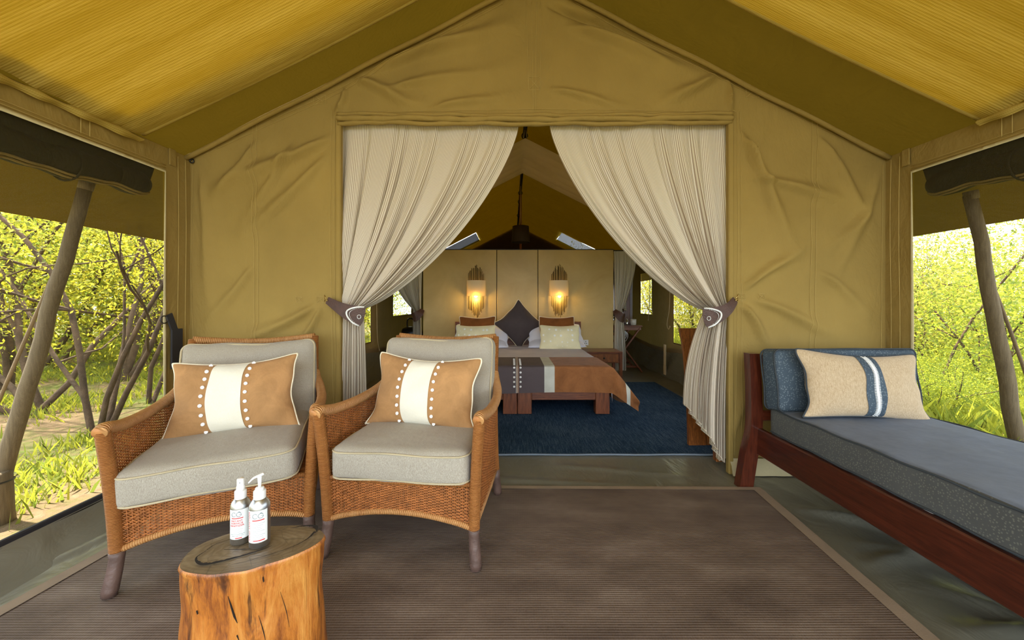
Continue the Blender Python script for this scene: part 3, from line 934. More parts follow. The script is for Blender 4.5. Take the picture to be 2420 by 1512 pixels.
t = thing('pendant_lamp', 'dark brown drum pendant hanging from the ridge behind the headboard wall', 'pendant lamp', (.145, 6.5, 0))
m = MB()
a = np.linspace(0, 2 * math.pi, 37)[:-1]
prof = [(.150, 2.105), (.152, 2.108), (.136, 2.372), (.133, 2.372), (.148, 2.108)]
m.lathe(prof, 36, cap=False); m.build('shade', M['brown_shade'], t)
m = MB(); m.lathe([(.001, 2.365), (.134, 2.365), (.134, 2.371), (.001, 2.371)], 36); m.build('shade_top', M['brown_shade'], t)
m = MB(); m.tube([(0, 0, 2.37), (0, 0, ZR - .10)], .005, 6); m.build('cord', M['cord'], t)
m = MB(); m.lathe([(.012, 2.30), (.028, 2.26), (.030, 2.22), (.012, 2.19), (.002, 2.185)], 14); m.build('bulb', M['socket'], t)
t = thing('tent_pole', 'slim upright pole rising above the headboard wall, orange light in its colour', 'pole', (.155, 7.0, 0))
m = MB(); m.tube([(0, 0, 0), (0, 0, 1.5), (0, 0, ZR - .13)], .020, 10); m.build('shaft', M['lit_pole'], t)
m = MB(); m.tube([(0, 0, 0), (0, 0, .02)], .06, 12); m.build('foot_plate', M['iron'], t)

# door: canvas flap rolled and tied along the head of the doorway
t = thing('rolled_door_flap', 'khaki canvas door flap rolled up along the top of the doorway', 'door flap')
for k, (dz, dy, r_) in enumerate(((.020, -.012, .020), (-.006, -.022, .024), (-.030, -.010, .018))):
    m = MB()
    xs = np.linspace(DX0 - .01, DX1 + .01, 140)
    P = [(x, WY + dy + .004 * math.sin(x * 23 + k), DZ + dz - .012 * math.cos((x - .15) * 1.2) + .004 * math.sin(x * 11 + k * 2) - .03 * max(0, (-.9 - x)) ) for x in xs]
    m.tube(P, [r_ * (1 + .18 * math.sin(x * 37 + k) * math.sin(x * 5.3)) for x in xs], 10, flat=.75)
    m.build('canvas_fold', M['wall'], t)

# black strap and ring beside the left mesh window
t = thing('black_strap', 'black webbing strap with a ring hanging beside the left mesh window', 'strap', (XL + .02, 2.37, .70))
m = MB(); m.box(-.006, .006, -.03, .05, 0, .24, .003); m.build('webbing', M['webbing'], t)
m = MB(); m.beam((0, .0, .22), (.0, -.045, .33), .010, .045, (0, 1, 0), .002); m.build('upper_webbing', M['webbing'], t)
m = MB(); a = np.linspace(0, 2 * math.pi, 19)[:-1]
m.tube([(0, -.075 + .024 * math.cos(k), .30 + .022 * math.sin(k)) for k in a], .0035, 6, closed=True); m.build('ring', M['iron'], t)

# ------------------------------------------------------------------ soft goods builders
def pillow_fn(w, h, th, pinch=.10, seed=0, sag=0.0):
    """surface of a knife-edge pillow standing in x (width), z (height), thick in y"""
    g = np.random.default_rng(seed)
    ph = g.uniform(0, 6.28, 8)
    def f(u, v, side):                       # u,v in -1..1
        u = np.asarray(u, dtype=float); v = np.asarray(v, dtype=float)
        wob = 1 + .012 * np.sin(3 * u + ph[0]) * np.cos(2 * v + ph[1]) + .016 * np.sin(7 * v + ph[6]) * np.abs(u) ** 3 + .03 * (v < -.6) * (np.abs(v) - .6) * np.abs(u) ** 3 * 2.5
        rc = (np.clip(np.abs(u) - .82, 0, 1) / .18) ** 2 * (np.clip(np.abs(v) - .82, 0, 1) / .18) ** 2
        wob = wob - .035 * rc * (v > 0)
        X = u * w / 2 * (1 - pinch * (1 - np.abs(v) ** 2.2) * np.abs(u) ** 2) * wob
        Z = v * h / 2 * (1 - pinch * .9 * (1 - np.abs(u) ** 2.2) * np.abs(v) ** 2) * (1 + .01 * np.sin(4 * u + ph[2]))
        Z = Z - .02 * h * rc * (v > 0) - sag * (1 - u * u) * (v > 0) * v
        prof = (np.clip(1 - u ** 2, 0, 1) ** .50) * (np.clip(1 - v ** 2, 0, 1) ** .50)
        wr = .07 * np.sin(5 * u + 4 * v + ph[3]) + .05 * np.sin(9 * u - 6 * v + ph[4]) + .05 * np.sin(14 * v + 3 * u + ph[5]) * np.abs(u) ** 2 + .05 * np.exp(-((np.abs(u) - .8) ** 2 + (v + .75) ** 2) / .02)
        Y = side * th / 2 * prof * (1 + wr)
        return X, Y, Z
    return f
def pillow(name, label, cat, w, h, th, mat, pipe, loc, rot, pinch=.10, seed=0, group=None, pipe_r=.005, sag=0.0, base=True, n=34, tuck=.0):
    t = bpy.data.objects.new(name, None); t.empty_display_size = .1
    COL.objects.link(t); t.location = loc; t.rotation_euler = rot
    prop(t, label, cat, group)
    f = pillow_fn(w, h, th, pinch, seed, sag)
    g = np.sin(np.linspace(-1, 1, n) * math.pi / 2)
    U, V = np.meshgrid(g, g, indexing='ij')
    m = MB()
    X, Y, Z = f(U, V, -1); m.grid(X, Y, Z, U, V)
    X, Y, Z = f(U, V, 1); m.grid(X[::-1], Y[::-1], Z[::-1], U, V)
    weld(m.build('cover', M[mat], t), .0006)
    if pipe:
        e = g[:-1]
        per = [(u, -1) for u in e] + [(1, v) for v in e] + [(-u, 1) for u in e] + [(-1, -v) for v in e]
        P = []
        for (u, v) in per:
            x, y, z = f(u, v, -1); P.append((float(x), 0, float(z)))
        m = MB(); m.tube(P, pipe_r, 7, closed=True); m.build('piping', M[pipe], t)
    return t, f
def band(t, f, u0, u1, mat, name='band', off=.003, n=14, curve=.06):
    V, U = np.meshgrid(np.linspace(-.992, .992, 40), np.linspace(0, 1, n), indexing='xy')
    U = u0 + (u1 - u0) * U + curve * (V ** 2 - .5)
    X, Y, Z = f(U, V, -1)
    m = MB(); m.grid(X, Y - off, Z, U, V); return m.build(name, M[mat], t)
BUTTON = {}
def button_mesh(r):
    if r not in BUTTON:
        m = MB(); m.lathe([(r * .2, -r * .35), (r, -r * .25), (r * 1.02, r * .05), (r * .7, r * .22), (r * .3, r * .12), (r * .05, r * .10)], 10)
        BUTTON[r] = m.mesh('button'); BUTTON[r].materials.append(M['button'])
    return BUTTON[r]
def buttons(t, f, u, vs_, r=.0085, curve=.06):
    for v in vs_:
        uu = u + curve * (v * v - .5)
        x, y, z = f(uu, v, -1)
        o = link('button', button_mesh(r), None, t, (float(x), float(y) - .004, float(z)), (R(90), 0, 0))

def box_cushion_mesh(w, d, h, r, bulge=.015, n=22, seed=0, wr=.004, dip=0.0):
    m = MB()
    g = np.linspace(-1, 1, n)
    hx, hy, hz = w / 2, d / 2, h / 2
    def bend(P):
        P = P * np.array([hx, hy, hz])
        inn = np.clip(P, [-(hx - r), -(hy - r), -(hz - r)], [hx - r, hy - r, hz - r])
        D = P - inn; L = np.linalg.norm(D, axis=-1, keepdims=True)
        P = inn + np.where(L > 1e-9, D / np.maximum(L, 1e-9) * r, 0)
        a, b, c = P[..., 0] / hx, P[..., 1] / hy, P[..., 2] / hz
        P = P.copy()
        P[..., 2] += np.sign(c) * bulge * np.clip(1 - a ** 2, 0, 1) * np.clip(1 - b ** 2, 0, 1) * np.abs(c)
        P[..., 1] += np.sign(b) * bulge * .6 * np.clip(1 - a ** 2, 0, 1) * np.clip(1 - c ** 2, 0, 1) * np.abs(b)
        P[..., 0] += np.sign(a) * bulge * .4 * np.clip(1 - b ** 2, 0, 1) * np.clip(1 - c ** 2, 0, 1) * np.abs(a)
        nn = smooth_noise(P[..., 0] + P[..., 2] * .7, P[..., 1] - P[..., 2] * .5, 3.5, seed + 2, 2) * wr
        P[..., 2] += nn; P[..., 1] += nn * .6
        P[..., 1] -= dip * np.clip(b, 0, 1) * (1 - a ** 2) + dip * .5 * np.sin(a * 5) * np.clip(b, 0, 1) * .3
        return P
    A, B = np.meshgrid(g, g, indexing='ij')
    # spread the sample lines towards the rounded rim
    def sp(G, half): return np.sign(G) * (1 - (1 - np.abs(G)) ** 1.35)
    for ax in range(3):
        o1, o2 = [(1, 2), (2, 0), (0, 1)][ax]
        for s_ in (-1, 1):
            P = np.zeros((n, n, 3)); P[..., ax] = s_
            P[..., o1] = sp(A, 0) * (1 if s_ > 0 else -1); P[..., o2] = sp(B, 0)
            P = bend(P); m.grid(P[..., 0], P[..., 1], P[..., 2], A, B)
    return m
def rim(m, w, d, z, r, rad, wob=.003, seed=0, dip=0.0):
    """welt round a box cushion at height z"""
    P = []
    hx, hy = w / 2, d / 2
    for (cx, cy, a0) in ((hx - r, hy - r, 0), (-(hx - r), hy - r, 90), (-(hx - r), -(hy - r), 180), (hx - r, -(hy - r), 270)):
        for k in range(7):
            a = R(a0 + 15 * k); P.append((cx + r * math.cos(a), cy + r * math.sin(a)))
    Q = []
    for (p, q) in zip(P, P[1:] + P[:1]):
        L = math.hypot(q[0] - p[0], q[1] - p[1]); k = max(1, int(L / .04))
        for i in range(k):
            x, y = p[0] + (q[0] - p[0]) * i / k, p[1] + (q[1] - p[1]) * i / k
            a_ = x / hx; b_ = max(0, y / hy)
            Q.append((x, y - dip * b_ * (1 - a_ * a_) - dip * .15 * math.sin(a_ * 5) * b_, z + wob * math.sin(x * 17 + y * 23 + seed)))
    m.tube(Q, rad, 6, closed=True); return m

# ------------------------------------------------------------------ porch mat
t = thing('floor_mat', 'brown woven floor mat with beige border under the armchairs', 'mat', (0, 0, 0))
c_fl, c_fr, c_nr, c_nl = Vector((-1.745, 2.335, 0)), Vector((1.4625, 2.295, 0)), Vector((1.22, -.75, 0)), Vector((-2.02, -.75, 0))
def mat_pt(a, b):                         # a: left-right, b: near-far
    n_ = c_nl.lerp(c_nr, a); f_ = c_fl.lerp(c_fr, a); return n_.lerp(f_, b)
def mat_patch(a0, a1, b0, b1, z, na, nb):
    m = MB()
    A, B = np.meshgrid(np.linspace(a0, a1, na), np.linspace(b0, b1, nb), indexing='ij')
    X = (c_nl.x * (1 - A) + c_nr.x * A) * (1 - B) + (c_fl.x * (1 - A) + c_fr.x * A) * B
    Y = (c_nl.y * (1 - A) + c_nr.y * A) * (1 - B) + (c_fl.y * (1 - A) + c_fr.y * A) * B
    Zt = z + .0012 * smooth_noise(X, Y, .7, 2)
    m.grid(X, Y, Zt, X, Y)
    return m
mat_patch(0, 1, 0, 1, .010, 40, 40).build('field', M['mat'], t)
for (a0, a1, b0, b1) in ((0, .017, 0, 1), (.983, 1, 0, 1), (.017, .983, 0, .012), (.017, .983, .988, 1)):
    m = mat_patch(a0, a1, b0, b1, .0135, 6 if a1 - a0 < .1 else 40, 6 if b1 - b0 < .1 else 40)
    m.build('border_tape', M['mat_border'], t)

# ------------------------------------------------------------------ wicker armchairs
def weave(S, n_stake, n_row, N, amp=.0032, rw=.0026, rs=.0030, sub=3):
    """real basket weave over the surface S(a,b): rows run along a, stakes along b"""
    V = []; F = []; nv = 0
    na = n_stake * sub + 1
    a = np.linspace(0, 1, na)
    K = np.arange(na) / sub * math.pi
    for r_ in range(n_row):
        b = (r_ + .5) / n_row
        P = S(a, np.full(na, b))
        Nn = N(a, np.full(na, b))
        off = amp * np.cos(K + (math.pi if r_ % 2 else 0))
        C = P + Nn * off[:, None]
        P2 = S(a, np.full(na, min(1, b + .01))); up = P2 - P
        up /= np.linalg.norm(up, axis=1, keepdims=True) + 1e-12
        hw = rw * 1.05
        ring = np.stack([C + up * hw, C + Nn * rw * .7, C - up * hw, C - Nn * rw * .7], 1)
        V.append(ring.reshape(-1, 3))
        i = np.arange(na - 1)[:, None] * 4; k = np.arange(4)[None]
        q = np.stack([i + k, i + 4 + k, i + 4 + (k + 1) % 4, i + (k + 1) % 4], -1).reshape(-1, 4) + nv
        F.append(q); nv += na * 4
    Vw, Fw = np.concatenate(V), np.concatenate(F)
    V = []; F = []; nv = 0
    nb = 12
    bb = np.linspace(0, 1, nb)
    for s_ in range(n_stake + 1):
        aa = np.full(nb, s_ / n_stake)
        P = S(aa, bb); Nn = N(aa, bb)
        T = np.gradient(P, axis=0); T /= np.linalg.norm(T, axis=1, keepdims=True) + 1e-12
        B = np.cross(T, Nn)
        ring = np.stack([P + Nn * rs * .6, P + B * rs, P - Nn * rs * .6, P - B * rs], 1)
        V.append(ring.reshape(-1, 3))
        i = np.arange(nb - 1)[:, None] * 4; k = np.arange(4)[None]
        F.append(np.stack([i + k, i + 4 + k, i + 4 + (k + 1) % 4, i + (k + 1) % 4], -1).reshape(-1, 4) + nv); nv += nb * 4
    return (Vw, Fw), (np.concatenate(V), np.concatenate(F))

def spline(pts, k=8):
    """Catmull-Rom through points"""
    P = [np.array(p, dtype=float) for p in pts]
    P = [2 * P[0] - P[1]] + P + [2 * P[-1] - P[-2]]
    out = []
    for i in range(1, len(P) - 2):
        for s_ in range(k):
            t_ = s_ / k
            out.append(.5 * ((2 * P[i]) + (-P[i - 1] + P[i + 1]) * t_ + (2 * P[i - 1] - 5 * P[i] + 4 * P[i + 1] - P[i + 2]) * t_ ** 2 + (-P[i - 1] + 3 * P[i] - 3 * P[i + 1] + P[i + 2]) * t_ ** 3))
    out.append(P[-2]); return np.array(out)
def at_curve(C):
    L = np.concatenate([[0], np.cumsum(np.linalg.norm(np.diff(C, axis=0), axis=1))]); L /= L[-1]
    return lambda s_: np.stack([np.interp(s_, L, C[:, i]) for i in range(3)], -1)

def make_armchair():
    t = thing('wicker_armchair', 'x', 'armchair', (0, 0, 0))
    # front posts, rear legs, arms
    arm_curves = {}
    for s_ in (-1, 1):
        post = spline([(s_ * .322, .012, .14), (s_ * .328, .004, .30), (s_ * .338, -.006, .46), (s_ * .348, -.016, .585), (s_ * .350, -.018, .615)])
        m = MB(); m.tube(post, .0235, 12); m.build('front_post', M['wrap'], t)
        m = MB(); m.tube([(s_ * .335, -.012, 0.0), (s_ * .333, -.010, .02), (s_ * .326, .004, .08), (s_ * .322, .012, .13), (s_ * .322, .012, .152)], [.023, .026, .024, .0235, .0255], 12)
        m.build('leg', M['boot'], t)
        arm = spline([(s_ * .350, -.040, .615), (s_ * .350, -.005, .622), (s_ * .354, .10, .602), (s_ * .356, .24, .590), (s_ * .352, .40, .592), (s_ * .338, .53, .612), (s_ * .318, .60, .648), (s_ * .306, .625, .69)])
        m = MB(); m.tube(arm, .0235, 12); m.build('arm_rail', M['wrap_light'], t)
        arm_curves[s_] = at_curve(arm)
        rear = spline([(s_ * .318, .60, .14), (s_ * .314, .585, .30), (s_ * .308, .605, .50), (s_ * .302, .660, .72), (s_ * .298, .715, .885)])
        m = MB(); m.tube(rear, .020, 12); m.build('rear_post', M['wrap'], t)
        m = MB(); m.tube([(s_ * .326, .625, 0.0), (s_ * .324, .622, .02), (s_ * .319, .605, .10), (s_ * .318, .60, .15)], [.022, .024, .022, .0235], 12)
        m.build('leg', M['boot'], t)
        # lower edge of the side
        m = MB(); m.tube([(s_ * .322, .012, .150), (s_ * .325, .2, .158), (s_ * .324, .4, .158), (s_ * .318, .60, .150)], .0115, 8)
        m.build('lower_rim', M['wrap_light'], t)
        # side panel weave
        lo = at_curve(spline([(s_ * .322, .012, .150), (s_ * .325, .2, .158), (s_ * .324, .4, .158), (s_ * .318, .60, .150)]))
        hi_c = spline([(s_ * .349, -.012, .605), (s_ * .354, .10, .595), (s_ * .356, .24, .583), (s_ * .352, .40, .585), (s_ * .334, .53, .605), (s_ * .309, .605, .625)])
        hi = at_curve(hi_c)
        def S(a, b, lo=lo, hi=hi): return lo(a) * (1 - b)[:, None] + hi(a) * b[:, None]
        def N(a, b, s_=s_): return np.repeat(np.array([[s_, 0., 0.]]), len(a), 0)
        (v1, f1), (v2, f2) = weave(S, 34, 70, N)
        o = link('side_weave', quad_mesh('side_weave', v1, f1), M['rattan'], t); o['kind'] = 'stuff'
        o2 = link('side_stakes', quad_mesh('side_stakes', v2, f2), M['rattan_stake'], t); o2['kind'] = 'stuff'
    # front apron with its arch
    arch = spline([(-.320, .010, .152), (-.24, .004, .178), (-.12, -.004, .203), (0, -.008, .212), (.12, -.004, .203), (.24, .004, .178), (.320, .010, .152)])
    m = MB(); m.tube(arch, .0125, 9); m.build('apron_rim', M['wrap_light'], t)
    lo = at_curve(arch); hi = at_curve(spline([(-.328, .006, .335), (0, -.008, .335), (.328, .006, .335)]))
    def S(a, b): return lo(a) * (1 - b)[:, None] + hi(a) * b[:, None]
    def N(a, b): return np.repeat(np.array([[0., -1., 0.]]), len(a), 0)
    (v1, f1), (v2, f2) = weave(S, 38, 25, N)
    o = link('apron_weave', quad_mesh('apron_weave', v1, f1), M['rattan'], t); o['kind'] = 'stuff'
    o = link('apron_stakes', quad_mesh('apron_stakes', v2, f2), M['rattan_stake'], t); o['kind'] = 'stuff'
    m = MB(); m.tube([(-.33, .006, .335), (0, -.008, .335), (.33, .006, .335)], .011, 8); m.build('seat_front_rail', M['wrap'], t)
    # back
    top = spline([(-.298, .715, .885), (-.15, .745, .868), (0, .755, .860), (.15, .745, .868), (.298, .715, .885)])
    m = MB(); m.tube(top, .019, 12); m.build('back_top_rail', M['wrap_light'], t)
    lo2 = at_curve(spline([(-.312, .585, .30), (0, .60, .30), (.312, .585, .30)])); hi2 = at_curve(top)
    def S(a, b): return lo2(a) * (1 - b)[:, None] + hi2(a) * b[:, None]
    def N(a, b): return np.repeat(np.array([[0., -.97, .24]]), len(a), 0)
    (v1, f1), (v2, f2) = weave(S, 30, 72, N, sub=2)
    o = link('back_weave', quad_mesh('back_weave', v1, f1), M['rattan'], t); o['kind'] = 'stuff'
    o = link('back_stakes', quad_mesh('back_stakes', v2, f2), M['rattan_stake'], t); o['kind'] = 'stuff'
    m = MB()
    for k in range(9):
        y = .03 + k * .066
        m.box(-.318, .318, y, y + .05, .312, .330, .004)
    m.build('seat_deck', M['rattan_stake'], t)['kind'] = 'stuff'
    return t
chair_r = make_armchair()
chair_r.location = (-.478, 1.640, .012); chair_r.rotation_euler = (0, 0, R(-6.8))
chair_l = copy_tree(chair_r)
chair_l.location = (-1.190, 1.585, .012); chair_l.rotation_euler = (0, 0, R(23))
prop(chair_r, 'orange brown wicker armchair beside the doorway, facing slightly left', 'armchair', 'wicker armchairs on the porch')
prop(chair_l, 'orange brown wicker armchair by the left mesh window, turned toward the right', 'armchair', 'wicker armchairs on the porch')

def in_chair(chair, p):
    a = chair.rotation_euler.z; c, s_ = math.cos(a), math.sin(a)
    return Vector((chair.location.x + c * p[0] - s_ * p[1], chair.location.y + s_ * p[0] + c * p[1], chair.location.z + p[2]))
def cushions(chair, side, seat_off, seat_tilt, pil_loc, pil_rot, pil_w, seed):
    rz = chair.rotation_euler.z
    w, d, h = .600, .600, .145
    where = 'of the armchair beside the doorway' if side == 'r' else 'of the armchair by the left mesh window'
    t = thing('seat_cushion', 'thick grey beige seat cushion ' + where, 'cushion', in_chair(chair, (seat_off[0], seat_off[1], .405 + seat_off[2])), group='grey beige seat cushions')
    t.rotation_euler = (seat_tilt[0], seat_tilt[1], rz + seat_tilt[2])
    weld(box_cushion_mesh(w, d, h, .035, .014, seed=seed).build('cover', M['cushion'], t, smooth=True), .0008)
    for z in (.055, -.055):
        m = MB(); rim(m, w + .004, d + .004, z, .05, .0042, seed=seed); m.build('welt', M['cushion_pipe'], t)
    w2, h2 = (.615, .50)
    t2 = thing('back_cushion', 'grey beige back cushion ' + where, 'cushion', in_chair(chair, (0 if side == 'l' else -.004, .575, .628 if side == 'l' else .640)), group='grey beige back cushions')
    t2.rotation_euler = (R(-14 + 90), 0, rz)
    weld(box_cushion_mesh(w2, h2, .125, .035, .022, seed=seed + 5, wr=.006, dip=.022).build('cover', M['cushion'], t2, smooth=True), .0008)
    for z in (.046, -.046):
        m = MB(); rim(m, w2 - .004, h2 - .004, z, .045, .0048, .005, seed, dip=.022); m.build('welt', M['cushion_pipe'], t2)
    t3, f = pillow('suede_pillow', 'tan suede pillow with cream band in the armchair ' + ('beside the doorway' if side == 'r' else 'by the left mesh window'), 'pillow',
                   pil_w, .37, .17, 'suede', 'piping', in_chair(chair, pil_loc), (pil_rot[0], pil_rot[1], rz + pil_rot[2]), pinch=.13, seed=seed, group='tan suede pillows', sag=.015)
    band(t3, f, -.30, .20, 'cream', curve=.05)
    vv = np.linspace(-.93, .95, 9)
    buttons(t3, f, -.37, vv, curve=.05); buttons(t3, f, .27, vv, curve=.05)
cushions(chair_r, 'r', (0, .280, 0), (R(1.0), 0, 0), (-.005, .345, .640), (R(-17), R(2), R(-4)), .57, 3)
cushions(chair_l, 'l', (-.015, .262, .002), (R(3), R(-2.5), R(-2)), (-.020, .335, .640), (R(-17), R(-3), R(-7)), .56, 9)

# ------------------------------------------------------------------ tree-stump table
SX, SY, SZ = -.715, 1.075, .425
t = thing('stump_table', 'varnished orange tree stump used as a side table, grey cracked top', 'side table', (SX, SY, .012), R(15))
def stump_r(A, h):
    base = 1 / np.sqrt((np.cos(A) / .169) ** 2 + (np.sin(A) / .101) ** 2)
    k = 1 + .03 * np.sin(3 * A + 1) + .02 * np.sin(5 * A + h * 2) + .012 * np.sin(9 * A - h * 5)
    flare = 1 + .07 * (1 - h) - .035 * np.exp(-((h - .72) / .13) ** 2) + .02 * (h > .97)
    return base * k * flare
A, H = np.meshgrid(np.linspace(0, 2 * math.pi, 121)[:-1], np.concatenate([np.linspace(0, .96, 50), [.98, .992, 1.0]]), indexing='ij')
Rr = stump_r(A, H) * np.where(H > .985, 1 - (H - .985) * 1.6, 1)
lump = 1 + .012 * smooth_noise(A * 1.2, H * 2, .5, 77, 3)
Zt = H * (SZ - .012)
m = MB(); m.grid(Rr * lump * np.cos(A), Rr * lump * np.sin(A) , Zt, A, H, closed_u=True)
m.build('trunk', M['stump'], t, smooth=True)
m = MB()
A, Q = np.meshgrid(np.linspace(0, 2 * math.pi, 121)[:-1], np.linspace(0.02, 1, 24), indexing='ij')
Rt = stump_r(A, np.ones_like(A)) * .977 * (1 + .012 * smooth_noise(A * 1.2, np.full_like(A, 2.0), .5, 77, 3)) * Q
m.grid(Rt * np.cos(A), Rt * np.sin(A), SZ - .012 + .0004 + .0016 * smooth_noise(Rt * np.cos(A), Rt * np.sin(A), 6, 2) * (1 - Q ** 8), A, Q, closed_u=True)
m.f.append(tuple(i * 24 for i in range(120)))
m.build('top_face', M['stump_top'], t, smooth=True)
def crack(pts, ws):
    C = spline(pts, 10); n_ = len(C)
    w = np.interp(np.linspace(0, 1, n_), np.linspace(0, 1, len(ws)), ws)
    T = np.gradient(C, axis=0); T /= np.linalg.norm(T, axis=1, keepdims=True); Nn = np.stack([-T[:, 1], T[:, 0]], -1)
    jit = 1 + .5 * np.sin(np.arange(n_) * 1.9) * np.sin(np.arange(n_) * .7)
    a = C[:, :2] + Nn * (w * jit)[:, None]; b = C[:, :2] - Nn * w[:, None]
    m = MB(); X = np.stack([a[:, 0], b[:, 0]], 0); Y = np.stack([a[:, 1], b[:, 1]], 0)
    m.grid(X, Y, np.full_like(X, SZ - .012 + .0036)); m.build('crack', M['crack'], t)
crack([(-.115, .010, 0), (-.125, -.02, 0), (-.095, -.052, 0), (-.045, -.048, 0), (.02, -.028, 0), (.05, -.012, 0)], [.0008, .002, .005, .004, .0022, .0008])
crack([(.155, .028, 0), (.145, .058, 0), (.115, .070, 0), (.075, .068, 0)], [.001, .006, .003, .0006])
crack([(.150, .03, 0), (.135, -.005, 0), (.10, -.035, 0), (.03, -.062, 0), (-.03, -.075, 0)], [.004, .0015, .0009, .0009, .0004])
crack([(-.115, .012, 0), (-.10, .040, 0), (-.05, .058, 0), (.0, .066, 0)], [.001, .0007, .0006, .0004])
crack([(-.07, .002, 0), (-.02, -.01, 0), (.0, -.012, 0)], [.0006, .0016, .0006])
# long splits in the bark side
def side_crack(pts, ws):
    P = []; 
    for (a, h) in pts:
        r_ = float(stump_r(np.array(R(a)), np.array(h))) * 1.006
        P.append((r_ * math.cos(R(a)), r_ * math.sin(R(a)), h * (SZ - .012)))
    C = spline(P, 8)
    m = MB(); m.tube(C, np.interp(np.linspace(0, 1, len(C)), np.linspace(0, 1, len(ws)), ws), 6, flat=.35, up=None); m.build('crack', M['crack'], t)
side_crack([(258, .86), (262, .80), (266, .74), (270, .69)], [.0006, .004, .005, .001])
side_crack([(270, .62), (273, .58)], [.003, .001]); side_crack([(295, .70), (300, .60), (302, .54)], [.0006, .0025, .001])
side_crack([(318, .80), (324, .66), (326, .55)], [.0005, .0018, .0005]); side_crack([(300, .93), (301, .90)], [.003, .003]); side_crack([(222, .78), (223, .76)], [.004, .003])

# ------------------------------------------------------------------ bottles with their printed labels
def text_mesh(body, size, bold=0.0, align='LEFT', space=1.0):
    c = bpy.data.curves.new('txt', 'FONT'); c.body = body; c.size = size; c.align_x = align
    c.space_character = space; c.offset = bold; c.resolution_u = 3
    o = bpy.data.objects.new('txt', c); COL.objects.link(o)
    dg = bpy.context.evaluated_depsgraph_get()
    me = bpy.data.meshes.new_from_object(o.evaluated_get(dg))
    bpy.data.objects.remove(o, do_unlink=True); bpy.data.curves.remove(c)
    n_ = len(me.vertices); v = np.empty(n_ * 3); me.vertices.foreach_get('co', v); v = v.reshape(-1, 3)
    F = [tuple(p.vertices) for p in me.polygons]; bpy.data.meshes.remove(me)
    return v[:, :2], F
def wrap_print(parent, name, XY, F, Rb, phi, mat, eps=.0007):
    th = XY[:, 0] / Rb + phi
    V = np.stack([(Rb + eps) * np.cos(th), (Rb + eps) * np.sin(th), XY[:, 1]], -1)
    m = MB(); m.add(V, F); return m.build(name, M[mat], parent)
def bar(parent, x0, x1, z0, z1, Rb, phi, mat, eps=.0006, name='print_bar'):
    U, V = np.meshgrid(np.linspace(x0, x1, max(3, int((x1 - x0) / .003) + 2)), np.array([z0, z1]), indexing='ij')
    th = U / Rb + phi; m = MB(); m.grid((Rb + eps) * np.cos(th), (Rb + eps) * np.sin(th), V)
    return m.build(name, M[mat], parent)
def fit(body, width, x, z, bold=0.0, align='l', vertical=False, hmax=None):
    XY, F = text_mesh(body, 1.0, 0.0)
    if bold: XY, F = text_mesh(body, 1.0, bold)
    lo, hi = XY.min(0), XY.max(0)
    s_ = width / (hi[0] - lo[0])
    XY = (XY - [lo[0], lo[1]]) * s_
    if hmax: XY[:, 1] *= hmax / XY[:, 1].max()
    if align == 'c': XY[:, 0] -= width / 2
    if vertical: XY = np.stack([-XY[:, 1], XY[:, 0]], -1)
    return XY + [x, z], F
def logo(lab, x, z, w, Rb, phi):
    """round C, and a round G with a small leaf tick on top"""
    r_ = w * .23; 
    for k, cx in enumerate((x - w * .26, x + w * .24)):
        P = [(cx + r_ * math.cos(a), z + r_ * math.sin(a)) for a in np.linspace(R(38 if k == 0 else 30), R(322 if k == 0 else 360), 26)]
        if k: P += [(cx + r_ * .15, z)]
        pts = [((Rb + .0007) * math.cos(p[0] / Rb + phi), (Rb + .0007) * math.sin(p[0] / Rb + phi), p[1]) for p in P]
        m = MB(); m.tube(pts, .00055, 5); m.build('logo_letter', M['ink'], lab)
    P = [(x + w * .18, z + r_ * 1.05), (x + w * .24, z + r_ * 1.35), (x + w * .34, z + r_ * 1.10)]
    m = MB(); m.tube([((Rb + .0007) * math.cos(p[0] / Rb + phi), (Rb + .0007) * math.sin(p[0] / Rb + phi), p[1]) for p in P], .0005, 5); m.build('logo_leaf', M['ink'], lab)
